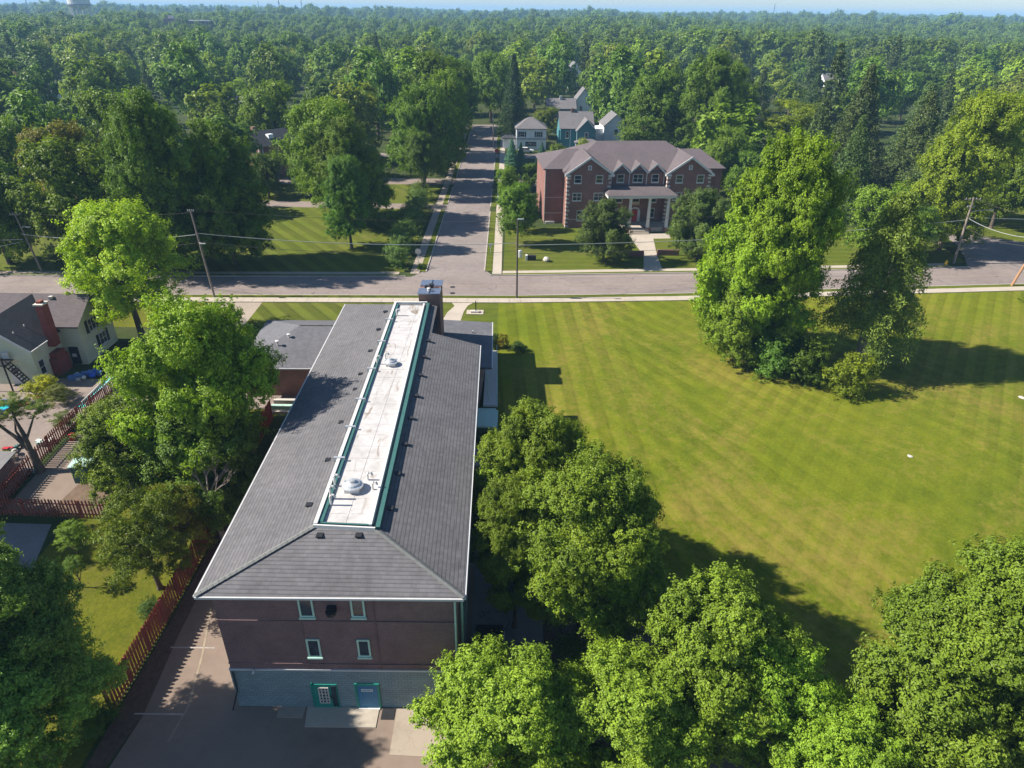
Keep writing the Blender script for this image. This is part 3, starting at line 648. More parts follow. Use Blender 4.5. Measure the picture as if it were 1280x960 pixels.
# low garage wing on the left
gr = MB(); ge = [(-28.5, 62.3), (-18.0, 62.5), (-18.0, 74.9), (-29.2, 74.8)]; ra, rb = (-23.25, 68.4, 5.7), (-17.9, 68.4, 5.7)
gr.face([up(ge[0], 3.5), up(ge[1], 3.5), rb, ra]); gr.face([up(ge[3], 3.5), up(ge[0], 3.5), ra]); gr.face([up(ge[2], 3.5), up(ge[3], 3.5), ra, rb])
gr.prism(ge, 3.3, 3.49); gr.build('garage_roof', 'roof2', B)
MB().prism([(-28.0, 62.85), (-17.9, 63.0), (-17.9, 74.3), (-28.7, 74.2)], 0, 3.3).build('garage_wall', 'brickG', B)
rail('gutter', ge[0], ge[1], .1, 3.36, 3.5, 'gutter', 1)
MB().path([(-23.25, 68.4, 5.74), (-17.95, 68.4, 5.74)], [.09, .09], 6).build('ridge_cap', 'roof_cap', B)
for x, y, z, h in ((-24.9, 65.4, 4.6, .55), (-24.0, 66.6, 5.0, .4), (-19.2, 68.1, 5.6, .4)):
    MB().lathe([(.09, 0), (.09, h), (.2, h+.02), (.2, h+.1), (0, h+.16)], (x, y, z-.05), 10).build('roof_vent', 'white', B)
for i in range(3): MB().box(-24.6, 60.9-i*.95, .02, -18.1, 61.3-i*.95, .55-.12*i).build('garden_step', ['stone', 'frame', 'concrete'][i], B)

# ------------------------------------------------------------------ the brick hall across the road
HL = thing('brick_hall', 'red brown brick hall with two gabled wings, white columned porch and brown hipped roof', 'building', (9.7, 128.3, 0), math.radians(4.5))
MB().box(0, 0, 0, 8.2, 6, 10.0).build('wing_wall', 'brickH', HL); MB().box(18.8, 0, 0, 27, 6, 10.0).build('wing_wall', 'brickH', HL)
MB().box(.1, 1.5, 0, 26.9, 20.5, 10.1).build('main_wall', 'brickH', HL)
MB().box(-3.6, 3.7, 0, 30.4, 18.3, 10.2).build('rear_wall', 'brickH', HL)
def hip(x0, y0, x1, y1, ze, xa, xb, yr, zr, name, mat, par, t=.18):
    m_ = MB(); m_.face([(x0, y0, ze), (x1, y0, ze), (xb, yr, zr), (xa, yr, zr)]); m_.face([(x1, y1, ze), (x0, y1, ze), (xa, yr, zr), (xb, yr, zr)])
    m_.face([(x0, y1, ze), (x0, y0, ze), (xa, yr, zr)]); m_.face([(x1, y0, ze), (x1, y1, ze), (xb, yr, zr)])
    m_.box(x0, y0, ze-t, x1, y1, ze-.004); return m_.build(name, mat, par)
hip(-.5, .9, 27.5, 21.1, 10.25, 7.2, 20.8, 11, 14.1, 'roof', 'roof_brown', HL)
hip(-4.1, 3.2, 30.9, 18.8, 10.3, 1.0, 28.0, 11, 12.6, 'roof', 'roof_brown', HL)
for x0 in (0, 18.8):
    xm = x0+4.1; w_ = MB(); xa, xb = x0-.5, x0+8.7; za, zr = 9.95, 13.1; yf, yb = -.45, 9.5
    w_.face([(xa, yb, za), (xa, yf, za), (xm, yf, zr), (xm, yb, zr)]); w_.face([(xb, yf, za), (xb, yb, za), (xm, yb, zr), (xm, yf, zr)])
    w_.face([(xa, yf, za-.15), (xa, yf, za), (xm, yf, zr), (xm, yf, zr-.15)][::-1]); w_.build('wing_roof', 'roof_brown', HL)
    gb = MB(); gb.face([(x0, .0, 10.0), (x0+8.2, 0, 10.0), (xm, 0, 12.85)]); gb.build('gable_wall', 'brickH', HL)
    for s in (-1, 1):
        e = (xm+s*4.6, 9.95); v = Vector((xm-e[0], 0, zr-e[1])).normalized(); nn = Vector((-v.z, 0, v.x))*(1 if s < 0 else -1)
        q = [Vector((e[0], 0, e[1])), Vector((xm, 0, zr)), Vector((xm, 0, zr-.42)), Vector((e[0]+(-s)*.1, 0, e[1]-.34))]
        m_ = MB(); F_ = [(p.x, yf-.08, p.z+.03) for p in q]; K_ = [(p.x, yf+.05, p.z+.03) for p in q]
        m_.face(F_ if s < 0 else F_[::-1]); m_.face(K_[::-1] if s < 0 else K_)
        for i in range(4): j = (i+1) % 4; m_.face([F_[i], K_[i], K_[j], F_[j]])
        m_.build('bargeboard', 'white', HL)
        MB().box(min(e[0], e[0]-s*1.1), yf-.1, 9.62, max(e[0], e[0]-s*1.1), .02, 9.9).build('eave_return', 'white', HL)
    rvt = window(HL, xm-.32, 10.7, xm+.32, 11.5, 0, .08, 'siding_w', 1, 4, False, name='gable_vent')
qa = MB().box(-.04, -.06, 0, .62, .55, .36); qb = MB().box(-.04, -.06, 0, .42, .55, .33); q0 = qa.build('quoin', 'stone', HL); q1 = qb.build('quoin', 'stone', HL)
first = [True, True]
for cx, mir in ((0, 1), (8.2, -1), (18.8, 1), (27, -1)):
    for i in range(13):
        src = q0 if i % 2 == 0 else q1; k = i % 2
        o = src if first[k] else dup(src, HL); first[k] = False
        o.location = (cx, 0, .15+i*.74); o.scale = (mir, 1, 1)
wins = []
for f_ in (lambda a, b: (a, b), lambda a, b: (27-b, 27-a)):
    for a, b, z0, z1, c_, rr in ((1.3, 2.65, 8.35, 9.8, 1, 2), (5.3, 6.65, 8.35, 9.8, 1, 2), (1.1, 2.8, 5.15, 6.6, 2, 2), (5.1, 6.9, 5.15, 6.6, 2, 2), (2.1, 5.1, 1.4, 3.35, 3, 2)):
        x0, x1 = f_(a, b); window(HL, x0, z0, x1, z1, 0, .1, 'white', c_, rr, True, .06)
for cx, hw, c_ in ((10.25, .7, 1), (13.55, .95, 2), (16.85, .7, 1)):
    window(HL, cx-hw, 8.15, cx+hw, 9.65, 1.5, .1, 'white', c_, 2, True)
    window(HL, cx-.7, 4.4, cx+.7, 5.8, 1.5, .1, 'white', 1, 2, True)
window(HL, 16.2, 1.5, 17.4, 3.3, 1.5, .1, 'white', 1, 2); window(HL, 9.7, 1.5, 10.9, 3.3, 1.5, .1, 'white', 1, 2)
for i in range(3):
    cx = 10.25+3.3*i; m_ = MB(); m_.face([(cx-1.65, 1.2, 10.1), (cx+1.65, 1.2, 10.1), (cx, 1.2, 11.6)]); m_.face([(cx-1.65, 1.2, 10.1), (cx-1.65, 1.52, 9.8), (cx+1.65, 1.52, 9.8), (cx+1.65, 1.2, 10.1)]); m_.build('dormer_wall', 'brickH', HL)
    m_ = MB(); m_.face([(cx-1.75, 4.5, 10.12), (cx-1.75, .9, 10.12), (cx, .9, 11.72), (cx, 4.5, 11.72)]); m_.face([(cx+1.75, .9, 10.12), (cx+1.75, 4.5, 10.12), (cx, 4.5, 11.72), (cx, .9, 11.72)]); m_.build('dormer_roof', 'roof_brown', HL)
    for s in (-1, 1):
        m_ = MB(); q = [(cx+s*1.75, 10.1), (cx, 11.7), (cx, 11.36), (cx+s*1.6, 9.86)]
        F_ = [(p[0], .84, p[1]) for p in q]; K_ = [(p[0], 1.0, p[1]) for p in q]
        if s > 0: F_, K_ = F_[::-1], K_[::-1]
        m_.face(F_); m_.face(K_[::-1])
        for a in range(4): b = (a+1) % 4; m_.face([F_[a], K_[a], K_[b], F_[b]])
        m_.build('bargeboard', 'white', HL)
    MB().lathe([(0, 0), (.13, .02), (.13, .2), (0, .22)], (cx, 1.35, 10.45), 10).build('wall_lamp', 'white', HL)
for x in (8.5, 11.9, 15.2, 18.5): MB().box(x-.06, 1.34, 7.7, x+.06, 1.46, 10.1).build('downpipe', 'white', HL)
# porch
m_ = MB(); x0, x1, y0 = 7.0, 20.0, -3.7
m_.face([(x0, y0, 6.85), (x1, y0, 6.85), (18.7, 1.4, 7.75), (8.3, 1.4, 7.75)]); m_.face([(x0, 1.4, 6.85), (x0, y0, 6.85), (8.3, 1.4, 7.75)]); m_.face([(x1, y0, 6.85), (x1, 1.4, 6.85), (18.7, 1.4, 7.75)])
m_.face([(x0, y0, 6.84), (x0, 1.4, 6.84), (x1, 1.4, 6.84), (x1, y0, 6.84)]); m_.build('porch_roof', 'roof_brown', HL)
m_ = MB(); m_.box(7.1, -3.6, 6.35, 19.9, -3.25, 6.8); m_.box(7.1, -3.25, 6.35, 7.45, 1.4, 6.8); m_.box(19.55, -3.25, 6.35, 19.9, 1.4, 6.8); m_.build('porch_beam', 'white', HL)
m_ = MB(); m_.lathe([(.42, 0), (.42, .25), (.34, .3), (.31, 2.5), (.26, 5.15), (.33, 5.25), (.38, 5.45)], (0, 0, 0), 14); c0 = None
for x in (7.95, 11.45, 15.05, 18.6):
    o = m_.build('column', 'white', HL) if c0 is None else dup(c0, HL); c0 = c0 or o; o.location = (x, -3.1, .9)
    MB().box(x-.55, -3.65, 0, x+.55, -2.55, .9).build('column_plinth', 'brickH', HL)
MB().box(7.4, -3.0, 0, 19.3, 1.5, .8).build('porch_floor', 'concrete', HL)
for i in range(4): MB().box(11.5, -3.4-.35*(i+1), 0, 15.1, -3.0-.35*i, .8-.2*(i)-.1).build('porch_step', 'concrete', HL)
m_ = MB(); m_.box(12.7, 1.38, .8, 14.4, 1.5, 2.9); m_.lathe([(0, 0)], (0, 0, 0)) if False else None
for k in range(10):
    a0, a1 = math.pi*k/10, math.pi*(k+1)/10
    P_ = [(13.55+1.0*math.cos(a0), 2.75+.75*math.sin(a0)), (13.55+1.0*math.cos(a1), 2.75+.75*math.sin(a1)), (13.55+.75*math.cos(a1), 2.75+.52*math.sin(a1)), (13.55+.75*math.cos(a0), 2.75+.52*math.sin(a0))]
    m_.face([(p[0], 1.36, p[1]) for p in P_][::-1]); m_.face([(p[0], 1.5, p[1]) for p in P_])
m_.box(12.5, 1.36, .8, 12.8, 1.5, 2.75); m_.box(14.3, 1.36, .8, 14.6, 1.5, 2.75); m_.build('door_surround', 'white', HL)
dr = MB().box(13.05, 1.3, .8, 14.05, 1.4, 2.9).build('door', 'red', HL); MB().box(13.4, 1.27, 1.9, 13.7, 1.3, 2.4).build('door_pane', 'glass', dr)
MB().box(12.9, 1.40, 3.9, 14.3, 1.5, 4.6).build('stone_plaque', 'tan', HL)
for x in (10.9, 13.5, 16.2): MB().lathe([(0, 0), (.2, .02), (.22, .25), (0, .3)], (x, -.8, 6.2), 10).build('porch_lamp', 'tan', HL)
m_ = MB(); m_.box(-.02, -.03, 1.62, 8.22, 0, 1.72); m_.box(18.78, -.03, 1.62, 27.02, 0, 1.72); m_.box(-3.63, 3.66, 1.9, 0, 3.7, 2.0); m_.box(-3.63, 3.66, 4.9, 0, 3.7, 4.98); m_.build('belt_course', 'stone', HL)
MB().box(-3.4, 3.2, 0, -1.6, 3.7, .4).build('wall_step', 'white', HL)
for k, (x, y) in enumerate(((-3.62, 3.6),)): MB().box(x-.06, y-.06, 0, x+.06, y+.06, 10.1).build('downpipe', 'white', HL)
lw = lambda xa, xb, ya, lab: tag(MB().box(xa, ya, 0, xb, ya+.45, .95).build('garden_wall', 'brickH'), lab, 'wall')
lw(18.4, 21.9, 111.3, 'low brick wall left of the path to the columned porch'); lw(24.3, 28.0, 112.2, 'low brick wall right of the path to the columned porch')

# ------------------------------------------------------------------ houses
def house(label, x, y, rot, w, d, he, hr, roof_m, wall_m, kind='gx', name='house', wins=(), extra=None, eo=.4):
    h = thing(name, label, 'house', (x, y, 0), math.radians(rot))
    MB().box(0, 0, 0, w, d, he).build('wall', wall_m, h)
    if kind == 'hip': rf_ = hip(-eo, -eo, w+eo, d+eo, he+.03, min(d/2, w/2-.4)-eo*.3, w-min(d/2, w/2-.4)+eo*.3, d/2, hr, 'roof', roof_m, h)
    elif kind == 'gx':   # ridge along x
        m_ = MB(); m_.face([(-eo, -eo, he-.1), (w+eo, -eo, he-.1), (w+eo, d/2, hr), (-eo, d/2, hr)]); m_.face([(w+eo, d+eo, he-.1), (-eo, d+eo, he-.1), (-eo, d/2, hr), (w+eo, d/2, hr)])
        m_.face([(-eo, d/2, hr-.12), (w+eo, d/2, hr-.12), (w+eo, -eo, he-.22), (-eo, -eo, he-.22)]); m_.face([(w+eo, -eo, he-.1), (-eo, -eo, he-.1), (-eo, -eo, he-.22), (w+eo, -eo, he-.22)]); rf_ = m_.build('roof', roof_m, h)
        for xx, fl in ((0, 1), (w, 0)):
            g_ = MB(); t_ = [(xx, 0, he), (xx, d, he), (xx, d/2, hr-.15)]; g_.face(t_[::-1] if fl else t_); g_.build('gable_wall', wall_m, h)
    else:                # ridge along y
        m_ = MB(); m_.face([(-eo, d+eo, he-.1), (-eo, -eo, he-.1), (w/2, -eo, hr), (w/2, d+eo, hr)]); m_.face([(w+eo, -eo, he-.1), (w+eo, d+eo, he-.1), (w/2, d+eo, hr), (w/2, -eo, hr)])
        rf_ = m_.build('roof', roof_m, h)
        for yy, fl in ((0, 0), (d, 1)):
            g_ = MB(); t_ = [(0, yy, he), (w, yy, he), (w/2, yy, hr-.15)]; g_.face(t_[::-1] if fl else t_); g_.build('gable_wall', wall_m, h)
        for s in (-1, 1):
            m_ = MB(); xe = w/2+s*(w/2+eo); q = [(xe, he-.1), (w/2, hr+.02), (w/2, hr-.25), (xe-s*.12, he-.32)]
            F_ = [(p[0], -eo-.06, p[1]) for p in q]; K_ = [(p[0], -eo+.04, p[1]) for p in q]
            if s > 0: F_, K_ = F_[::-1], K_[::-1]
            m_.face(F_); m_.face(K_[::-1])
            for a in range(4): b = (a+1) % 4; m_.face([F_[a], K_[a], K_[b], F_[b]])
            m_.build('bargeboard', 'white', h)
    for wi in wins:
        x0, z0, x1, z1 = wi[:4]; sh = len(wi) > 4
        window(h, x0, z0, x1, z1, 0, .1, 'white', 2 if x1-x0 > 1.4 else 1, 2, True)
        if sh:
            for a, b in ((x0-.45, x0-.04), (x1+.04, x1+.45)): MB().box(a, -.06, z0, b, 0, z1).build('shutter', 'black', h)
    return h
# left neighbour, main range and rear wing
h = thing('farmhouse', 'pale yellow sided house with red brick chimney and black outside stair behind the patio', 'house', (0, 0, 0))
MB().box(-64, 69.5, 0, -48.5, 76.0, 5.0).build('wall', 'siding_y', h)
m_ = MB(); m_.face([(-64.5, 69.0, 4.85), (-48.1, 69.0, 4.85), (-48.1, 72.8, 7.3), (-64.5, 72.8, 7.3)]); m_.face([(-48.1, 76.5, 4.85), (-64.5, 76.5, 4.85), (-64.5, 72.8, 7.3), (-48.1, 72.8, 7.3)])
m_.face([(-48.1, 69.0, 4.7), (-64.5, 69.0, 4.7), (-64.5, 69.0, 4.85), (-48.1, 69.0, 4.85)][::-1]); m_.build('roof', 'roof_brown', h)
m_ = MB(); m_.face([(-48.5, 69.5, 5.0), (-48.5, 76.0, 5.0), (-48.5, 72.8, 7.15)]); m_.build('gable_wall', 'siding_y', h)
MB().box(-58.6, 64.6, 0, -50.9, 69.6, 4.2).build('wing_wall', 'siding_y', h)
m_ = MB(); m_.face([(-50.5, 64.2, 4.15), (-50.5, 69.6, 4.15), (-54.7, 72.9, 7.28), (-54.7, 64.2, 7.1)]); m_.face([(-59.0, 70, 4.15), (-59.0, 64.2, 4.15), (-54.7, 64.2, 7.1), (-54.7, 72.9, 7.28)])
m_.face([(-50.5, 69.6, 4.15), (-50.5, 71.5, 5.6), (-54.7, 72.9, 7.28)]); m_.build('wing_roof', 'roof_black', h)
m_ = MB(); m_.face([(-58.6, 64.6, 4.2), (-50.9, 64.6, 4.2), (-54.7, 64.6, 6.95)]); m_.build('gable_wall', 'siding_y', h)
for s in (-1, 1):
    q = [(-54.7+s*4.25, 4.1), (-54.7, 7.12), (-54.7, 6.84), (-54.7+s*4.05, 3.95)]; F_ = [(p[0], 64.12, p[1]) for p in q]; K_ = [(p[0], 64.24, p[1]) for p in q]
    if s > 0: F_, K_ = F_[::-1], K_[::-1]
    m_ = MB(); m_.face(F_); m_.face(K_[::-1])
    for a in range(4): b = (a+1) % 4; m_.face([F_[a], K_[a], K_[b], F_[b]])
    m_.build('bargeboard', 'white', h)
m_ = MB(); m_.prism([(-50.55, 64.2), (-50.43, 64.2), (-50.43, 67.0), (-50.55, 67.0)], 4.0, 4.16); m_.build('gutter', 'white', h)
m_ = MB(); m_.box(-50.9, 66.8, 0, -50.0, 68.9, 1.9); m_.box(-50.9, 67.1, 1.9, -50.05, 68.6, 2.5); m_.box(-50.9, 67.4, 3.2, -50.1, 68.4, 8.0); cho = m_.build('chimney', 'chim_red', h)
MB().box(-51.0, 67.3, 8.0, -50.0, 68.5, 8.15).build('chimney_cap', 'cream', cho); MB().box(-50.8, 67.6, 8.15, -50.3, 68.2, 8.4).build('chimney_pot', 'chim_red', cho)
for y0, z0 in ((71.3, 3.2), (72.6, .9)):
    window(h, y0, z0, y0+1.4, z0+1.5, -48.488, .09, 'white', 2, 2, True, .06, '+')
    for a, b in ((y0-.5, y0-.04), (y0+1.44, y0+1.9)): MB().box(-48.5, a, z0, -48.44, b, z0+1.5).build('shutter', 'black', h)
window(h, 65.0, .8, 66.0, 2.6, -50.888, .12, 'white', 1, 2, True, .06, '+')
o = MB().box(-50.2, 69.38, .1, -49.2, 69.5, 2.2).build('door', 'black', h); MB().box(-50.0, 69.35, 1.0, -49.5, 69.38, 1.4).build('door_pane', 'white', o)
for x0, z0 in ((-55.3, 3.1), (-53.7, .2)):
    o = MB().box(x0, 64.48, z0, x0+1.0, 64.6, z0+2.05).build('door', 'white', h); MB().box(x0+.2, 64.45, z0+1.1, x0+.8, 64.48, z0+1.8).build('door_pane', 'glass', o)
MB().box(-53.9, 64.35, 3.2, -53.2, 64.6, 3.9).build('air_conditioner', 'white', h)
fr = MB()
for x in (-56.2, -53.0): fr.box(x, 62.9, 0, x+.12, 63.02, 3.9)
fr.box(-56.2, 62.9, 3.0, -52.9, 64.5, 3.1); fr.box(-56.2, 62.9, 3.85, -52.9, 62.96, 3.92)
fr.build('stair_landing', 'black', h)
stg = MB(); stg.tube((-52.9, 63.0, 3.1), (-50.9, 63.0, .1), .06, n=6); stg.tube((-52.9, 63.9, 3.1), (-50.9, 63.9, .1), .06, n=6); stg.tube((-52.9, 63.0, 4.0), (-50.9, 63.0, 1.0), .04, n=6); stg.build('stair_stringer', 'black', h)
t0 = None
for i in range(11):
    o = MB().box(0, 0, 0, .22, .9, .04).build('stair_tread', 'black', h) if t0 is None else dup(t0, h); t0 = t0 or o; o.location = (-52.9+i*.185, 63.0, 2.95-i*.28)
for x, y, z in ((-52.6, 67.2, 5.55), (-52.6, 65.4, 5.5)): MB().tube((x, y, z), (x, y, z+.35), .06, n=8).build('roof_pipe', 'white', h)
MB().box(-52.5, 72, 6.9, -52.1, 72.4, 7.2).build('roof_vent', 'stone', h)

h = house('white two storey house with black shutters and grey hipped roof behind the blue spruces', .4, 212, 2, 8.8, 9, 5.9, 8.6, 'roof_grey', 'siding_w', 'hip', 'house', [(1.0, 3.6, 2.4, 5.1, 1), (5.8, 3.6, 7.2, 5.1, 1), (2.6, .9, 6.0, 2.3)])
hip(-4.4, 1.0, .2, 7.6, 3.0, -2.6, -1.6, 4.3, 3.9, 'porch_roof', 'roof_black', h); MB().box(-3.9, 1.6, 0, 0, 7, 2.85).build('sun_room', 'siding_w', h)
MB().box(-.2, -.25, 3.0, 9.0, .0, 3.12).build('cornice', 'black', h)
h = house('teal sided victorian house with front gable beyond the brick hall roof', 13.4, 212, 2, 9.6, 11, 6.2, 10.2, 'roof_grey', 'siding_t', 'gx', 'house', [(1.5, 3.4, 2.5, 5.4)])
MB().box(4.6, -2.2, 0, 10.2, 0, 5.9).build('gable_bay', 'siding_t', h)
m_ = MB(); m_.face([(4.6, -2.2, 5.9), (10.2, -2.2, 5.9), (7.4, -2.2, 8.7)]); m_.build('gable_wall', 'siding_t', h)
m_ = MB(); m_.face([(4.2, 4, 5.7), (4.2, -2.6, 5.7), (7.4, -2.6, 8.95), (7.4, 4, 8.95)]); m_.face([(10.6, -2.6, 5.7), (10.6, 4, 5.7), (7.4, 4, 8.95), (7.4, -2.6, 8.95)]); m_.build('gable_roof', 'roof_grey', h)
for s in (-1, 1):
    q = [(7.4+s*3.2, 5.7), (7.4, 9.0), (7.4, 8.65), (7.4+s*3.0, 5.5)]; F_ = [(p[0], -2.7, p[1]) for p in q]; K_ = [(p[0], -2.55, p[1]) for p in q]
    if s > 0: F_, K_ = F_[::-1], K_[::-1]
    m_ = MB(); m_.face(F_); m_.face(K_[::-1])
    for a in range(4): b = (a+1) % 4; m_.face([F_[a], K_[a], K_[b], F_[b]])
    m_.build('bargeboard', 'white', h)
window(h, 6.8, 3.2, 7.9, 5.4, -2.2, .18, 'white', 1, 2)
for x in (4.5, 10.1, 2.8): MB().box(x, -2.26 if x > 4 else -.06, 0, x+.2, -2.2 if x > 4 else 0, 5.9).build('corner_board', 'white', h)
hip(3.8, -4.6, 11.0, -2.0, 2.9, 6.0, 9.0, -3, 3.7, 'porch_roof', 'roof_grey', h); MB().box(4.2, -4.0, 0, 10.6, -2.2, 2.7).build('porch', 'siding_p', h)
MB().box(-.5, 1, 0, 0, 7, 5.5).build('side_bay', 'siding_t', h); MB().box(3.4, 5, 9.5, 4.1, 5.7, 11.1).build('chimney', 'chim', h)
h = house('blue grey house with long plain dark roof behind the teal house', 11.5, 264, 1, 10.2, 9, 5.6, 8.6, 'roof_grey', 'siding_p', 'gx', 'house', [(7.4, 3.2, 8.1, 4.9), (8.5, 3.2, 9.2, 4.9)])
MB().box(4.6, 3.6, 8.0, 5.4, 4.4, 9.4).build('chimney', 'white', h)
house('small garage with orange brown roof in front of the blue grey house', 12.5, 243, 1, 7, 6, 3.0, 5.4, 'roof_red', 'siding_w', 'hip', 'garage')
house('narrow tall white gabled house beyond the dark spruce', 22.3, 268, 1, 5.5, 8, 8.2, 12.0, 'roof_grey', 'siding_w', 'gy', 'house', [(1.2, 4.4, 2.2, 6.0)])
h = house('white house with purple grey roof half hidden by trees right of the teal house', 27.3, 222, 3, 7.2, 9, 5.6, 9.0, 'roof_grey', 'siding_w', 'gy', 'house', [(3.2, 3.0, 4.4, 4.6), (5.2, 3.0, 6.2, 4.6)])
MB().box(-2.2, 1, 0, 0, 8, 4.6).build('side_wing', 'siding_w', h)
h = house('brick house with dark blue grey gable roof between the big trees on the left', -66.5, 172, -38, 8.4, 10, 7.6, 10.4, 'roof_black', 'brickH', 'gy', 'house', [(5.0, 4.0, 6.2, 6.4)])
MB().box(8.4, .4, 0, 8.65, .65, 7.6).build('downpipe', 'white', h); MB().box(7.9, -.15, 0, 8.1, .0, 7.6).build('downpipe', 'white', h)
MB().box(1.0, 3, 8.0, 1.9, 4, 11.0).build('chimney', 'chim', h); MB().box(5.6, 3.8, 8.55, 6.8, 5.2, 9.7).build('dormer', 'siding_w', h)
far = [(-229, 322, 20, 'roof_red', 'brickH', 'gx', 14, 10, 7, 10.5, 'house with red brown roofs at the far left edge'),
       (-196, 330, -15, 'roof_brown', 'brickH', 'hip', 12, 10, 6, 9.5, 'house with brown hipped roof between trees at far left'),
       (-192, 300, 5, 'roof_brown', 'siding_w', 'gx', 13, 8, 5.5, 8, 'low brown roofed house right of the far left roofs'),
       (-138, 195, 10, 'roof_grey', 'cream', 'gx', 12, 8, 3.5, 6, 'low shed with grey roof at the left edge by the street'),
       (-70, 372, 3, 'roof_grey', 'siding_w', 'gy', 9, 9, 7, 11, 'grey gabled house showing over the treetops left of the street'),
       (-104, 248, 8, 'roof_grey', 'siding_w', 'gx', 12, 8, 6, 9.5, 'white walled house glimpsed through trees at upper left'),
       (64, 372, -8, 'roof_grey', 'siding_w', 'hip', 12, 10, 8, 12, 'grey hipped roof poking above trees right of centre'),
       (28, 400, 4, 'roof_grey', 'siding_w', 'gy', 7, 9, 9, 13, 'white gable seen above the woods near the middle'),
       (146, 352, 4, 'roof_grey', 'siding_w', 'gx', 9, 8, 9, 12, 'white house showing between trees right of the tall maple'),
       (256, 445, 6, 'roof_grey', 'siding_w', 'gx', 16, 8, 8, 11, 'white walled house far off in the right hand woods'),
       (-10, 520, 0, 'roof_grey', 'siding_w', 'gx', 12, 9, 8, 12, 'distant grey roof in the woods over the side street')]
for x, y, rt, rm, wm, kd, w_, d_, he, hr, lab in far: house(lab, x, y, rt, w_, d_, he, hr, rm, wm, kd, 'distant_house', [(1.5, he-2.4, 2.9, he-.9), (w_-3.2, he-2.4, w_-1.8, he-.9)])
fb = thing('flat_roofed_building', 'long dark brick flat roofed building above the treetops at far left', 'building', (-412, 900, 0))
MB().box(0, 0, 0, 13, 20, 25).build('tower_block', 'brickH', fb); MB().box(13, 2, 0, 62, 20, 22.5).build('main_block', 'brickH', fb); MB().box(13, 1.8, 22.5, 62, 20, 23.2).build('parapet', 'white', fb)
for i in range(8): MB().box(16+i*5.6, 1.9, 18.5, 19.6+i*5.6, 2.0, 21.2).build('window', 'glass', fb)
MB().box(4, 4, 25, 9, 8, 28).build('roof_plant', 'white', fb)
# water tower
wt = thing('water_tower', 'pale water tower on many legs rising over the trees at the upper left', 'water tower', (-562, 1000, 0))
MB().lathe([(0, 32.5), (6, 33.2), (11.5, 36), (13, 39), (13, 44), (11, 48), (6, 51), (0, 52)], (0, 0, 0), 28).build('tank', 'white', wt)
MB().lathe([(12.6, 37.4), (14.2, 37.4), (14.2, 38.6), (12.6, 38.6)], (0, 0, 0), 28).build('balcony', 'siding_p', wt)
lg = None
for k in range(10):
    a = k*2*math.pi/10; o = MB().tube((10, 0, 0), (12.2, 0, 38), .65, .55, 8).build('leg', 'white', wt) if lg is None else dup(lg, wt); lg = lg or o; o.rotation_euler = (0, 0, a)
MB().tube((0, 0, 0), (0, 0, 33), 1.6, n=12).build('riser_pipe', 'white', wt)
# radio masts
def mast(x, y, h, lab):
    t = thing('radio_mast', lab, 'mast', (x, y, 0), 0, 'thin masts on the horizon')
    m_ = MB()
    for k in range(3):
        a = k*2*math.pi/3; m_.tube((1.1*math.cos(a), 1.1*math.sin(a), 0), (.5*math.cos(a), .5*math.sin(a), h), .35, .25, 5)
    m_.build('lattice', 'pole_dark', t); MB().box(-1.3, -.6, h*.8, 1.3, .6, h*.8+2).build('antenna', 'galv', t)
mast(-1259, 2000, 78, 'thin mast on the horizon left of the water tower'); mast(-427, 1400, 56, 'thin mast with antenna on the horizon left of centre')
mast(-497, 1800, 60, 'faint thin mast on the horizon next to the antenna mast'); mast(660, 2000, 62, 'thin mast on the horizon above the right hand woods'); mast(-630, 1900, 52, 'short mast on the horizon above the flat roofed building')

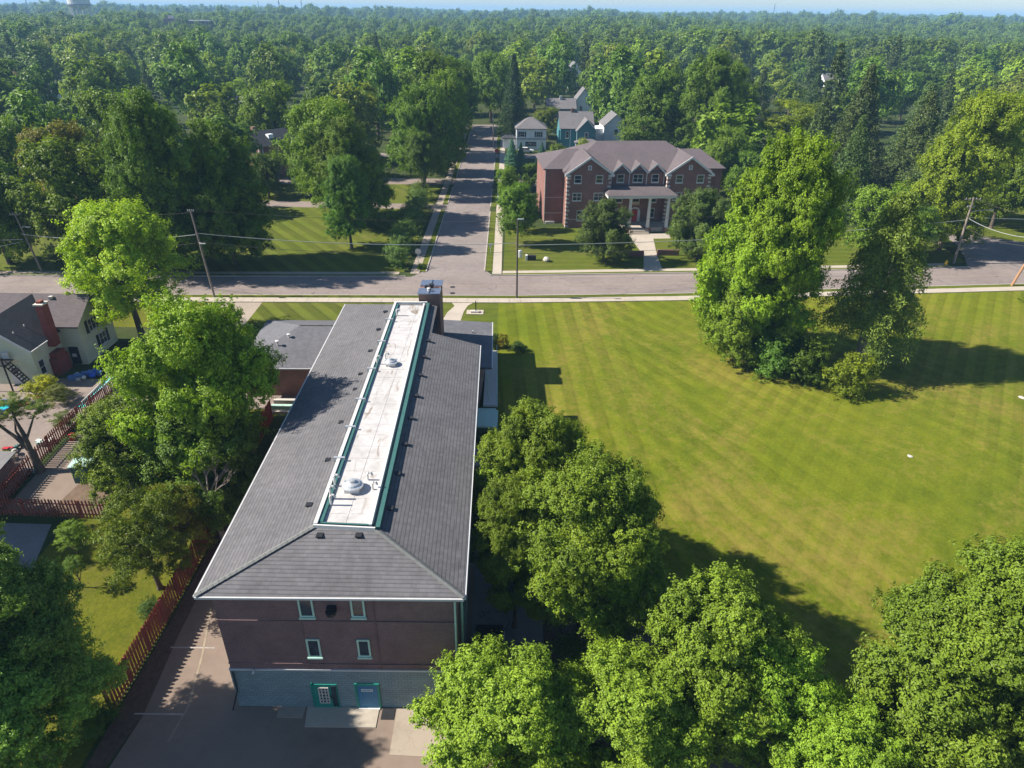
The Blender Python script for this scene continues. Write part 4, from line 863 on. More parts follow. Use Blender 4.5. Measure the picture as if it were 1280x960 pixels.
# ------------------------------------------------------------------ fences
def fence(a, b, h, lab, sp=.3, w=.16, side=1, double=False):
    a = Vector(a); b = Vector(b); ln = (b-a).length; t = thing('picket_fence', lab, 'fence', (a.x, a.y, 0), math.atan2((b-a).y, (b-a).x))
    z = lambda s: H(a.x+(b.x-a.x)*s/ln, a.y+(b.y-a.y)*s/ln)
    n_ = int(ln/sp); k = MB(); k.prism([(0, -.02), (w, -.02), (w, 0.0), (0, 0.0)], .06, h-.12)
    k.face([(0, -.02, h-.12), (w, -.02, h-.12), (w/2, -.02, h)]); k.face([(w, 0, h-.12), (0, 0, h-.12), (w/2, 0, h)]); k.face([(0, 0, h-.12), (0, -.02, h-.12), (w/2, -.02, h), (w/2, 0, h)]); k.face([(w, -.02, h-.12), (w, 0, h-.12), (w/2, 0, h), (w/2, -.02, h)])
    k0 = None; rr = random.Random(int(ln*10))
    for i in range(n_):
        s = i*sp; o = k.build('picket', 'fence', t) if k0 is None else dup(k0, t); k0 = k0 or o
        o.location = (s, side*.03, z(s)+rr.uniform(-.02, .02)); o.rotation_euler = (rr.uniform(-.02, .02), rr.uniform(-.015, .015), 0)
        if double: dup(k0, t, loc=(s+sp/2, side*.03+.13, z(s)-.10+rr.uniform(-.02, .02)))
    p0_ = None; np_ = max(1, round(ln/2.4))
    for i in range(np_+1):
        s = ln*i/np_; o = MB().box(-.05, .0, -.2, .05, .1, h-.1).build('post', 'fence', t) if p0_ is None else dup(p0_, t); p0_ = p0_ or o; o.location = (s, side*.03+.001, z(s))
    for zz in (.4, h*.72):
        m_ = MB(); nseg = max(2, int(ln/1.5))
        for i in range(nseg):
            s0, s1 = ln*i/nseg, ln*(i+1)/nseg
            m_.face([(s0, .03, z(s0)+zz), (s1, .03, z(s1)+zz), (s1, .03, z(s1)+zz+.1), (s0, .03, z(s0)+zz+.1)]); m_.face([(s0, .07, z(s0)+zz+.1), (s1, .07, z(s1)+zz+.1), (s1, .07, z(s1)+zz), (s0, .07, z(s0)+zz)])
            m_.face([(s0, .03, z(s0)+zz+.1), (s1, .03, z(s1)+zz+.1), (s1, .07, z(s1)+zz+.1), (s0, .07, z(s0)+zz+.1)])
        m_.build('rail', 'fence', t)
    return t
fence((-24.25, 27.0), (-23.75, 58.0), 2.3, 'tall red brown picket fence running beside the driveway of the long block', .3, .19, 1, True)
fence((-42.6, 44.3), (-33.0, 44.0), 1.9, 'red brown picket fence crossing behind the concrete lot', .28, .15)
fence((-42.7, 45.2), (-42.2, 64.0), 1.9, 'red brown picket fence between the patio and the back driveway', .28, .15)

# ------------------------------------------------------------------ poles, wires, street furniture
def pole(b, top, mat, lab, arms=(), lamp=None, can=None, r=.16):
    t = thing('utility_pole', lab, 'utility pole', (b[0], b[1], 0)); d_ = Vector((top[0]-b[0], top[1]-b[1], top[2]))
    MB().tube((0, 0, 0), d_, r, r*.65, 10).build('shaft', mat, t)
    for fz, ln in arms:
        p = d_*fz; MB().box(p.x-ln/2, p.y-.06, p.z-.06, p.x+ln/2, p.y+.06, p.z+.06).build('crossarm', mat, t)
        for s in (-.9, -.4, .4, .9): MB().lathe([(.03, 0), (.06, .05), (.04, .14), (.06, .2), (0, .22)], (p.x+s*ln/2*.95, p.y, p.z+.06), 8).build('insulator', 'galv', t)
    if lamp:
        p = d_*lamp[0]; e = p+Vector(lamp[1]); MB().path([p, p+(e-p)*.5+Vector((0, 0, .15)), e], [.05, .045, .04], 6).build('lamp_arm', 'galv', t); MB().box(e.x-.1, e.y-.15, e.z-.08, e.x+.65, e.y+.15, e.z+.05).build('lamp_head', 'galv', t)
    if can:
        p = d_*can; MB().lathe([(.0, 0), (.28, .02), (.28, .95), (.2, 1.02), (0, 1.04)], (p.x+.42, p.y-.1, p.z-.5), 12).build('transformer', 'galv', t)
    return t
T0 = (-73.84, 100.2, 9.14); T1 = (-43.33, 91.1, 12.3); T2 = (.48, 92, 11.3); T3 = (73.42, 110.5, 10.76); T4 = (78.5, 100.0, 10.6)
pole((-72.6, 100.2), T0, 'pole', 'weathered leaning utility pole at the left edge of the main road', ((.97, 1.7),), (.75, (1.0, -.3, .3)))
pole((-42.3, 90.6), T1, 'pole', 'leaning utility pole with globe lamp beside the bright tree on the left', ((.98, .9),), (.62, (.3, -.4, .2)))
pole((.53, 91.7), T2, 'pole_dark', 'straight dark utility pole with transformer opposite the side street', (), (.985, (.15, -.2, .25)), .58, .14)
pole((73.3, 109.9), T3, 'pole', 'leaning utility pole with street lamp arm beside the yellow hydrant', ((.97, 2.6), (.86, 1.2)), (.78, (3.2, .2, .4)), None, .2)
pole((76.2, 99.3), (78.5, 99.3, 10.6), 'pole_new', 'orange brown utility pole at the right edge by the pavement', ((.97, 2.2),), None, None, .19)
pole((43.2, 131), (43.6, 131, 9.2), 'bark_pale', 'pale bare utility pole right of the brick hall', ((.93, .8),), (.72, (-.9, 0, -.3)), None, .14)
pole((59.5, 113), (59.8, 113, 11.5), 'pole', 'pole top showing above the spruce on the field', ((.9, 1.0),), None, None, .12)
pole((-6.6, 216), (-6.6, 216, 9.5), 'pole', 'slim pole standing on the right kerb far up the side street', (), None, None, .22)
def wire(a, b, sag, lab, r=.022, seg=14):
    pts = [Vector(a)+(Vector(b)-Vector(a))*(i/seg)-Vector((0, 0, sag*4*(i/seg)*(1-i/seg))) for i in range(seg+1)]
    return tag(MB().path(pts, [r]*(seg+1), 4).build('overhead_wire', 'pole_dark' if r < .03 else 'galv'), lab, 'wire', 'wires strung between the utility poles')
off = lambda p, dx, dz: (p[0]+dx, p[1], p[2]+dz)
for nm, (a, b) in {'left of the bright tree': (off(T0, 0, 0), off(T1, 0, -.4)), 'from the left pole to the pole opposite the side street': (T1, off(T2, 0, -.3)),
                   'from the pole opposite the side street to the lamp pole': (off(T2, 0, -.4), off(T3, 0, -.6)), 'across the road at the right edge': (off(T3, 0, 0), off(T4, 0, -.3)),
                   'running out past the right edge from the lamp pole': (off(T3, .5, 0), (150, 116, 10.5))}.items():
    wire(a, b, .5, 'upper overhead wire '+nm, .022)
    wire(off(a, 0, -3.2), off(b, 0, -3.0), .8, 'lower pale cable '+nm, .045)
    wire(off(a, -.3, -4.4), off(b, -.3, -4.2), .9, 'lowest thin cable '+nm, .028)
wire(off(T0, 0, -4), (-130, 96, 5.5), .6, 'pale cable leaving the left edge of the photo', .04); wire(off(T0, 0, -4.3), (-100, 80, 4), .5, 'cable dropping from the left pole towards the houses', .03)
fp = thing('flagpole', 'short white flagpole with red flag right of the brick hall', 'flagpole', (48.8, 139, 0)); MB().tube((0, 0, 0), (0, 0, 6.3), .08, .05, 8).build('mast', 'white', fp)
m_ = MB()
for i in range(4): m_.face([(-.05-.28*i, .08*math.sin(i*1.6), 5.9-.12*i), (-.05-.28*(i+1), .08*math.sin((i+1)*1.6), 5.9-.12*(i+1)), (-.05-.28*(i+1), .08*math.sin((i+1)*1.6), 5.0-.05*(i+1)), (-.05-.28*i, .08*math.sin(i*1.6), 5.0-.05*i)])
m_.build('flag', 'red', fp)
hy = thing('fire_hydrant', 'yellow fire hydrant on the far verge by the lamp pole', 'hydrant', (71.2, 108.6, .05))
MB().lathe([(.22, 0), (.22, .08), (.16, .1), (.16, .62), (.2, .66), (.17, .85), (.06, .95), (0, .97)], (0, 0, 0), 12).build('body', 'yellow', hy)
MB().tube((-.3, 0, .5), (.3, 0, .5), .08, n=8).build('side_cap', 'yellow', hy)
def sign(x, y, h, lab, shape, mat, w=.36):
    t = thing('road_sign', lab, 'sign', (x, y, 0)); MB().tube((0, 0, 0), (0, 0, h), .035, n=6).build('post', 'galv', t)
    m_ = MB()
    if shape == 'oct': m_.tube((0, -.06, h), (0, -.02, h), w, n=8)
    else: m_.box(-w*.7, -.06, h-.3, w*.7, -.02, h+.3)
    m_.build('plate', mat, t)
sign(-15.1, 104.6, 2.6, 'round pale sign on a post beside the clipped hedge', 'oct', 'galv', .5); sign(-3.9, 111.7, 1.6, 'small white marker sign on the verge of the side street', 'sq', 'white', .3)
sign(-5.0, 197.0, 2.2, 'small red sign far up the side street', 'oct', 'red', .6)
o = MB().blob((0, 0, .35), .55, 3, 9, .8, .15).build('boulder', 'stone'); o.location = (5.4, 108.4, 0); tag(o, 'pale rounded boulder on the hall lawn', 'rock')
sb = thing('lawn_box', 'dark box with pale end on the hall lawn beside the pole', 'box', (2.0, 108.6, 0)); MB().box(0, 0, 0, 1.7, .7, .8).build('body', 'black', sb); MB().box(-.06, -.03, 0, .3, .73, .86).build('end_plate', 'white', sb)
mn = thing('monument', 'small stone monument with dark post on the lawn beside the front path', 'monument', (-5.1, 86.2, 0)); MB().box(-1.2, -.7, 0, 1.1, .8, .08).build('base_slab', 'concrete', mn); MB().box(-.6, -.3, .08, .5, .3, .3).build('plinth', 'stone', mn); MB().box(.0, -.05, .3, .12, .07, 1.7).build('post', 'black', mn)
for x, y, lab in ((-9.0, 95.9, 'dark manhole cover in the road behind the chimney, farther one'), (-8.8, 93.4, 'dark manhole cover in the road behind the chimney, nearer one')):
    o = MB().lathe([(0, .012), (.36, .012), (.4, 0)], (0, 0, 0), 16).build('manhole_cover', 'black'); o.location = (x, y, .009); tag(o, lab, 'manhole cover')
dr_ = MB().box(0, 0, 0, .8, .75, .03).build('drain_grate', 'black'); dr_.location = (-7.8, 26.85, H(0, 27)+.012); tag(dr_, 'square dark drain grate beside the blue door apron', 'drain')
# metal container and terrace items on the right of the block
dc = thing('waste_container', 'dark open metal waste container beside the right front corner of the long block', 'container', (-2.3, 31.2, H(0, 31)))
b_ = MB(); b_.box(0, 0, .1, 1.9, .08, 1.3); b_.box(0, 1.9, .1, 1.9, 1.98, 1.3); b_.box(0, .08, .1, .08, 1.9, 1.3); b_.box(1.82, .08, .1, 1.9, 1.9, 1.3); b_.box(.08, .08, .1, 1.82, 1.9, .18); b_.build('body', 'black', dc)
MB().box(-.05, -.06, 1.3, 1.95, .02, 1.38).build('rim', 'gutter', dc); MB().box(1.95, .2, .4, 2.02, 1.7, 1.0).build('side_panel', 'gutter', dc)
# things behind the left fences
sd = thing('storage_box', 'dark green storage box with pale lid behind the crossing fence', 'storage box', (-38.3, 48.0, H(0, 48)), .15)
MB().box(.15, .1, 0, 1.5, 1.1, 1.7).build('body', 'green', sd); MB().box(0, 0, 1.7, 1.9, 1.6, 1.8).build('lid', 'frame', sd)
sl_ = thing('playground_slide', 'turquoise slide with purple frame standing at the end of the patio fence', 'slide', (-43.3, 59.6, 0), math.radians(60))
m_ = MB(); m_.face([(0, 0, .35), (3.2, 0, 1.9), (3.2, .7, 1.9), (0, .7, .35)]); m_.prism([(3.2, 0), (3.9, 0), (3.9, .7), (3.2, .7)], 1.85, 1.92); m_.face([(0, 0, .35), (0, .7, .35), (-.4, .7, .3), (-.4, 0, .3)]); m_.build('chute', 'turq', sl_)
for y in (-.03, .7): m_ = MB(); m_.face([(0, y, .3), (3.2, y, 1.85), (3.2, y, 2.1), (0, y, .6)]); m_.face([(0, y+.04, .6), (3.2, y+.04, 2.1), (3.2, y+.04, 1.85), (0, y+.04, .3)]); m_.face([(0, y, .6), (3.2, y, 2.1), (3.2, y+.04, 2.1), (0, y+.04, .6)]); m_.build('slide_side', 'white', sl_)
for x, y in ((3.2, 0), (3.85, 0), (3.2, .65), (3.85, .65)): MB().box(x, y, 0, x+.07, y+.07, 2.6).build('frame_post', 'purple', sl_)
for i in range(6): MB().box(3.95, .02, .3+i*.3, 4.0, .68, .36+i*.3).build('ladder_rung', 'white', sl_)
MB().box(3.2, 0, .1, 3.9, .02, 1.8).build('side_board', 'purple', sl_)
pl = thing('paddling_pool', 'blue plastic paddling pool at the left edge of the patio', 'pool', (-51.9, 59.4, 0)); MB().lathe([(0, .05), (1.15, .05), (1.2, .42), (1.3, .42), (1.3, 0)], (0, 0, 0), 20).build('basin', 'bluepl', pl); MB().lathe([(0, .2), (1.16, .2)], (0, 0, 0), 20).build('water', 'turq', pl)
def toy(x, y, lab, mats, seed, name='toy_pile', cat='toys', n=6, s=.35):
    t = thing(name, lab, cat, (x, y, H(x, y))); rr = random.Random(seed)
    for i in range(n):
        px, py, pz = rr.uniform(-.8, .8), rr.uniform(-.6, .6), rr.uniform(.1, .4); q = rr.uniform(.15, s)
        m_ = MB()
        if i % 2: m_.blob((px, py, pz), q, i, 7, .8, .25)
        else: m_.box(px-q, py-q*.6, 0, px+q, py+q*.6, pz+q*.6); m_.box(px-q*1.1, py-q*.7, pz+q*.6, px+q*1.1, py+q*.7, pz+q*.6+.04)
        m_.build('toy' if name == 'toy_pile' else 'bag', mats[i % len(mats)], t)
toy(-49.6, 60.6, 'pile of pink and red toys beside the blue paddling pool', ['pink', 'stone', 'black', 'red'], 4, n=8)
toy(-47.6, 66.2, 'heap of blue and white bags under the red chimney', ['bluebag', 'bluebag', 'white'], 7, 'bag_heap', 'bags', 14, .45)
toy(-46.2, 67.0, 'smaller heap of blue bags by the back door of the yellow house', ['bluebag', 'bluepl'], 8, 'bag_heap', 'bags', 8, .4)
toy(-43.6, 53.6, 'scattered white and green toys at the patio fence near the forked tree', ['white', 'frame', 'stone'], 9, n=7, s=.28)
toy(-46.4, 52.4, 'dark red and green toys on the patio at the left edge', ['red', 'green', 'black', 'white'], 10, n=7)
toy(-42.9, 49.2, 'white toys leaning on the fence left of the forked tree', ['white', 'stone'], 11, n=5, s=.28)
o = MB().lathe([(0, 0), (.3, .02), (.34, .5), (.28, .62), (0, .66)], (0, 0, 0), 10).build('bucket', 'red'); o.location = (-41.6, 54.2, H(0, 54)); tag(o, 'red tub standing on the back driveway by the fence', 'tub')
ln_ = thing('lean_to', 'grey lean-to roof behind the patio fence corner at the left edge', 'shed', (-47.5, 46.2, H(0, 46))); MB().box(0, 0, 0, 3.6, 3.2, 1.9).build('wall', 'lot', ln_); m_ = MB(); m_.face([(-.3, -.3, 2.0), (3.9, -.3, 2.0), (3.9, 3.5, 2.5), (-.3, 3.5, 2.5)]); m_.face([(-.3, 3.5, 2.4), (3.9, 3.5, 2.4), (3.9, -.3, 1.9), (-.3, -.3, 1.9)]); m_.face([(-.3, -.3, 1.9), (3.9, -.3, 1.9), (3.9, -.3, 2.0), (-.3, -.3, 2.0)]); m_.build('roof', 'lot', ln_)
# small far vehicle
def car(x, y, rot, mat, lab):
    t = thing('parked_car', lab, 'car', (x, y, 0), rot)
    m_ = MB(); pr_ = [(-2.2, .35), (2.2, .35), (2.25, .8), (1.3, .95), (-2.0, 1.0), (-2.25, .8)]
    for y0, y1 in ((-.85, .85),):
        F_ = [(p[0], y0, p[1]) for p in pr_]; K_ = [(p[0], y1, p[1]) for p in pr_]; m_.face(F_); m_.face(K_[::-1])
        for a in range(6): b = (a+1) % 6; m_.face([F_[b], F_[a], K_[a], K_[b]])
    m_.build('body', mat, t)
    m_ = MB(); q = [(-1.7, .98), (1.1, .95), (.5, 1.45), (-1.2, 1.47)]; F_ = [(p[0], -.75, p[1]) for p in q]; K_ = [(p[0], .75, p[1]) for p in q]; m_.face(F_); m_.face(K_[::-1])
    for a in range(4): b = (a+1) % 4; m_.face([F_[b], F_[a], K_[a], K_[b]])
    m_.build('cabin', 'glass', t)
    MB().box(-1.15, -.7, 1.46, .45, .7, 1.5).build('car_roof', mat, t)
    for wx in (-1.35, 1.35):
        for wy in (-.88, .7): MB().tube((wx, wy, .33), (wx, wy+.18, .33), .33, n=12).build('wheel', 'black', t)
car(-16.6, 221, math.radians(92), 'yellow', 'small orange yellow vehicle under the trees up the side street')
car(3.2, 206.8, 0, 'white', 'white car parked beyond the white house corner'); car(-1.5, 255, .2, 'black', 'dark car parked far up the side street')
car(52, 141, .1, 'bluebag', 'blue grey car parked in the small car park right of the hall')

# ------------------------------------------------------------------ vegetation
def leaf_mesh(name, P, N, size, rng, mat, up=0.25, jit=0.75, aspect=0.62, tint=None):
    n = len(P); N = N+np.array([0, 0, up])+rng.normal(0, jit, (n, 3))*0.6; N /= np.linalg.norm(N, axis=1)[:, None]+1e-9
    R_ = rng.normal(0, 1, (n, 3)); T = np.cross(N, R_); T /= np.linalg.norm(T, axis=1)[:, None]+1e-9; Bt = np.cross(N, T)
    s = size*rng.uniform(.6, 1.3, n)[:, None]
    V = np.empty((n, 4, 3)); bend = N*s*0.12
    V[:, 0] = P-T*s*.5-bend; V[:, 1] = P-Bt*s*.5*aspect+bend*.3; V[:, 2] = P+T*s*.5-bend; V[:, 3] = P+Bt*s*.5*aspect+bend*.3
    me = bpy.data.meshes.new(name); me.vertices.add(n*4); me.vertices.foreach_set('co', V.reshape(-1).astype(np.float32))
    me.loops.add(n*4); me.loops.foreach_set('vertex_index', np.arange(n*4, dtype=np.int32))
    me.polygons.add(n); me.polygons.foreach_set('loop_start', np.arange(0, n*4, 4, dtype=np.int32)); me.polygons.foreach_set('loop_total', np.full(n, 4, dtype=np.int32))
    me.update(calc_edges=True); at = me.attributes.new('tint', 'FLOAT', 'FACE')
    tv = rng.uniform(0, 1, n) if tint is None else np.clip(tint+rng.uniform(-.35, .35, n), 0, 1)
    at.data.foreach_set('value', tv.astype(np.float32)); me.materials.append(M[mat]); me.polygons.foreach_set('use_smooth', np.zeros(n, dtype=bool)); me.update()
    return me
def add_bark(me, mb, mat):
    """append trunk faces to a crown mesh (for small distant trees)"""
    import bmesh
    bm = bmesh.new(); bm.from_mesh(me); me.materials.append(M[mat]); vs = [bm.verts.new(v) for v in mb.v]
    for f_ in mb.f:
        try: fc = bm.faces.new([vs[i] for i in f_]); fc.material_index = 1
        except ValueError: pass
    bm.to_mesh(me); bm.free(); me.update()
def crown_mesh(name, seed, n, size, nl=34, lob=(.24, .40), env=None, flat=1.0, droop=0.0, mat='leaf', per=70, fuzz=.045, smooth=False, loose=False):
    """crown = uneven boughs, each carrying many small sprays of leaves; gaps are left between boughs"""
    rng = np.random.default_rng(seed)
    env = env or (lambda u: np.sqrt(np.clip(1-u*u, 0, 1)))      # horizontal radius at height u in -1..1
    cs, rs = [], []; guard = 0
    while len(cs) < nl and guard < 9000:
        guard += 1
        u = rng.uniform(-.74, .84); a = rng.uniform(0, 2*math.pi); rad = float(env(np.array(u)))*rng.uniform(.42, .86) if len(cs) > nl*.2 else rng.uniform(0, .35)
        c = np.array([rad*math.cos(a), rad*math.sin(a), u]); q = rng.uniform(*lob)*(1.0-.2*max(0, u))
        if all(np.linalg.norm(c-d)>.42*(q+e) for d, e in zip(cs, rs)): cs.append(c); rs.append(q)
    nl = len(cs); cs = np.array(cs); rs = np.array(rs); lt = rng.uniform(0, 1, nl)
    nc = int(n/per*1.5); idx = rng.choice(nl, nc, p=rs**2/np.sum(rs**2)); d = rng.normal(0, 1, (nc, 3)); d[:, 2] += .25; d /= np.linalg.norm(d, axis=1)[:, None]
    # each bough is an uneven star, not a ball: a few directions reach out
    k = rng.normal(0, 1, (nl, 9, 3)); k /= np.linalg.norm(k, axis=2)[:, :, None]; dots = np.einsum('ij,ikj->ik', d, k[idx]).max(axis=1)
    rr = (.68+.42*np.clip((dots-.45)/.55, 0, 1)**1.3)*(rng.uniform(.8, 1.04, nc) if smooth else rng.uniform(.70, 1.06, nc)+rng.exponential(.12, nc))
    if loose:   # ragged boughs filled through their depth, with stray shoots standing clear of the mass
        rr = (.55+.65*np.clip((dots-.40)/.6, 0, 1)**1.5)*rng.uniform(.5, 1.1, nc)+np.minimum(rng.exponential(.13, nc), .38)
        d = d*np.array([1, 1, .85]); d[:, 2] += .12*(rr > 1.05)
    sc_ = np.array([1, 1, flat]); Q = cs[idx]+d*(rs[idx]*rr)[:, None]*sc_
    keep = np.ones(nc, bool)
    for j in range(nl): keep &= ~((np.linalg.norm((Q-cs[j])/sc_, axis=1) < rs[j]*.42) & (idx != j))
    keep &= ~((Q[:, 2] < -.55) & (rng.random(nc) < .35)); Q, d, idx = Q[keep], d[keep], idx[keep]
    out = Q/np.maximum(1e-6, np.linalg.norm(Q, axis=1))[:, None]; ax = d*.6+out*.5+np.array([0, 0, .45]); ax /= np.linalg.norm(ax, axis=1)[:, None]
    ci = rng.integers(0, len(Q), n); f_ = fuzz*rng.uniform(.7, 1.5, len(Q))
    off_ = rng.normal(0, 1, (n, 3)); tt = rng.normal(0, 1, n)
    P = Q[ci]+off_*(f_[ci]*.72)[:, None]*sc_+ax[ci]*(tt*f_[ci]*.6)[:, None]
    N = d[ci]*.75+out[ci]*(.7 if smooth else .45)+off_*(.12 if smooth else .3)
    if droop: P[:, 2] -= droop*(P[:, 0]**2+P[:, 1]**2)
    tint = .2+.35*lt[idx[ci]]+.3*rng.random(len(Q))[ci]
    return leaf_mesh(name, P, N, size, rng, mat, tint=tint, up=.3, jit=(.3 if smooth else .55))
def spruce_mesh(name, seed, whorls, per, nb, size, mat='needle', droop=.35, gap=.0, power=.85, stubs=True):
    rng = np.random.default_rng(seed); P, N = [], []
    for w_ in range(whorls):
        t = (w_+rng.uniform(-.3, .3))/whorls; z = -1+2*t; R_ = (1-t)**power*1.0+.03
        for b in range(per):
            if rng.random() < gap: continue
            a = rng.uniform(0, 2*math.pi); L_ = R_*rng.uniform(.65, 1.08); m_ = max(4, int(nb*(.25+L_)))
            s = rng.uniform(.12, 1, m_)**.8; wd_ = .16*L_*(1.15-s)+.02
            lat = rng.normal(0, 1, m_)*wd_; hang = -np.abs(rng.normal(0, .05, m_))*(1.2 if droop > .2 else .5)
            x = s*L_; zz = z+.10*L_*np.sin(s*2.2)-droop*L_*s*s*.55+hang
            P.append(np.stack([x*math.cos(a)-lat*math.sin(a), x*math.sin(a)+lat*math.cos(a), zz], 1))
            N.append(np.stack([np.full(m_, .35*math.cos(a)), np.full(m_, .35*math.sin(a)), np.full(m_, .6)], 1))
    P = np.concatenate(P); N = np.concatenate(N); return leaf_mesh(name, P, N, size, rng, mat, up=.1, jit=.7, aspect=.4)
oval = lambda u: np.sqrt(np.clip(1-u*u, 0, 1))*(1-.18*u)
egg = lambda u: np.sqrt(np.clip(1-u*u, 0, 1))*np.where(u > 0, 1-.35*u, 1.0)
PROTO = {
 'fineA': crown_mesh('crown', 11, 76000, .042, 40, (.20, .33), oval, per=64, fuzz=.040),
 'fineB': crown_mesh('crown', 12, 76000, .040, 54, (.16, .28), egg, per=60, fuzz=.036),
 'near': crown_mesh('crown', 18, 150000, .033, 58, (.15, .27), oval, per=34, fuzz=.026, loose=True),
 'midA': crown_mesh('crown', 13, 24000, .066, 36, (.22, .35), oval, per=40, fuzz=.05),
 'midB': crown_mesh('crown', 14, 24000, .062, 50, (.16, .27), egg, per=36, fuzz=.045),
 'airy': crown_mesh('crown', 15, 26000, .042, 60, (.12, .24), oval, .55, per=60, fuzz=.05),
 'shrub': crown_mesh('crown', 16, 9000, .085, 22, (.3, .45), oval, per=30, fuzz=.07),
 'hedge': crown_mesh('crown', 17, 9000, .070, 12, (.5, .62), oval, per=30, fuzz=.06),
 'spruce': spruce_mesh('crown', 21, 40, 9, 70, .070, droop=.5, gap=.12, power=.75),
 'spruceN': spruce_mesh('crown', 24, 36, 9, 200, .046, droop=.5, gap=.12, power=.6),
 'spruceB': spruce_mesh('crown', 22, 46, 11, 60, .065, droop=.3, power=.9),
 'blue': spruce_mesh('crown', 23, 40, 14, 34, .085, droop=-.1, power=1.0),
}
TRUNK = {}
def trunk_mesh(kind, seed):
    key = (kind, seed)
    if key in TRUNK: return TRUNK[key]
    rr = random.Random(seed); m_ = MB()
    if kind == 'conifer':
        m_.path([(0, 0, 0), (.01, 0, .35), (0, .01, .7), (0, 0, .98)], [.028, .02, .012, .003], 8)
    else:
        top = (rr.uniform(-.03, .03), rr.uniform(-.03, .03), .42); m_.path([(0, 0, -.01), (.005, 0, .04), (top[0]*.5, top[1]*.5, .22), top], [.045, .03, .025, .02], 9)
        for k in range(7):
            a = k*2*math.pi/7+rr.uniform(-.3, .3); e = rr.uniform(.16, .3); z0 = rr.uniform(.22, .42); b = Vector((top[0]*.8, top[1]*.8, z0)); p1 = b+Vector((e*.45*math.cos(a), e*.45*math.sin(a), .16)); p2 = p1+Vector((e*.5*math.cos(a+.3), e*.5*math.sin(a+.3), .2)); m_.path([b, p1, p2], [.016, .011, .004], 6)
            m_.path([p1, p1+Vector((e*.6*math.cos(a-.7), e*.6*math.sin(a-.7), .12))], [.008, .003], 5)
        m_.path([top, (top[0], top[1], .62), (.02, 0, .8)], [.018, .012, .004], 6)
    o = m_.build('trunk', 'bark'); me = o.data; bpy.data.objects.remove(o); TRUNK[key] = me; return me
def tree(label, proto, x, y, r_, rz, Ht, col, name='tree', cat='tree', rot=None, tw=1.0, group=None, bark='bark', ry=None, trunk=True):
    g0 = H(x, y); t = thing(name, label, cat, (x, y, g0), 0, group); rot = random.Random(int(x*7+y*13)).uniform(0, 6.28) if rot is None else rot
    if trunk:
        k = bpy.data.objects.new('trunk', trunk_mesh('conifer' if proto in ('spruce', 'spruceN', 'spruceB', 'blue') else 'broad', int(abs(x)) % 3)); C.objects.link(k); k.parent = t
        q_ = Ht*tw if 'spruce' in proto or proto == 'blue' else min(Ht*tw, r_*1.75); k.scale = (q_, q_, Ht*.92); k.rotation_euler = (0, 0, rot)
        if bark != 'bark': k.data = k.data.copy(); k.data.materials[0] = M[bark]
    def cr_(cx, cy, cz, sx, sy, sz, rt):
        c = bpy.data.objects.new('crown', PROTO[proto]); C.objects.link(c); c.parent = t; c.location = (cx, cy, cz); c.scale = (sx, sy, sz); c.rotation_euler = (0, 0, rt); c.color = (*col, 1)
    if rz/r_ > 1.15 and proto not in ('spruce', 'spruceN', 'spruceB', 'blue', 'hedge', 'shrub', 'airy'):
        h_ = rz*.72; q = random.Random(int(x*31+y*17)); a_ = q.uniform(0, 6.28); e_ = r_*.14
        cr_(e_*math.cos(a_), e_*math.sin(a_), Ht-2*rz+h_, r_, ry or r_, h_, rot); cr_(-e_*math.cos(a_), -e_*math.sin(a_), Ht-h_*.98, r_*.88, r_*.88, h_*.98, rot+2.1)
    else: cr_(0, 0, Ht-rz, r_, ry or r_, rz, rot)
    return t
BR = (1.3, 1.42, 1.5); YG = (1.2, 1.25, 1.0); MG = (.95, 1.0, .95); DG = (.55, .68, .85); OL = (1.1, .95, 1.2); DK = (.42, .55, .8); PG = (1.15, 1.15, 1.6)
# nearest, along the bottom of the photograph
tree('leafy tree filling the bottom left corner beside the driveway', 'near', -26.6, 24.2, 4.9, 6.0, 13.8, (1.1, 1.35, 2.3))
tree('dark tree at the far bottom left corner, overlapping the larger one', 'near', -30.2, 24.6, 5.2, 6.8, 16.8, (1.1, 1.3, 2.1), rot=2.0)
tree('bright yellow green tree at the bottom centre next to the end wall', 'near', -.3, 23.6, 5.1, 4.2, 8.6, BR, rot=1.0)
tree('bright pointed tree, tallest of the bottom row', 'near', 11.6, 27.0, 5.0, 5.0, 10.9, BR, rot=3.1)
tree('bright green tree between the pointed tree and the bottom right corner', 'near', 14.8, 25.4, 4.2, 3.9, 8.2, (1.25, 1.4, 1.3), rot=4.4)
tree('low bright green tree at the bottom edge right of centre', 'near', 17.6, 22.0, 4.0, 3.5, 7.0, (1.2, 1.38, 1.3), rot=5.2)
tree('low bright green tree at the bottom edge below the pointed tree', 'near', 6.4, 24.0, 4.8, 3.8, 8.0, BR, rot=.3)
tree('large mid green tree in the bottom right corner', 'near', 24.9, 24.6, 5.6, 7.2, 16.0, (1.08, 1.22, 1.3), rot=2.4)
tree('mid green tree behind the bottom right one at the photo edge', 'near', 29.6, 24.0, 4.8, 6.4, 14.0, (.95, 1.1, 1.3), rot=5.9)
# beside the long block, field side
tree('tall dappled tree against the right side of the long block', 'near', 1.5, 39.2, 4.6, 6.2, 14.8, (1.1, 1.12, 1.0), rot=1.7)
tree('broad dappled tree standing at the near corner of the field', 'near', 4.9, 33.4, 5.6, 6.8, 15.4, (.95, 1.0, .95), rot=3.9)
tree('slighter tree leaning on the right eave of the long block, between the two dappled ones', 'near', 0.4, 34.2, 3.2, 5.0, 12.2, (1.0, 1.05, .95), rot=.9)
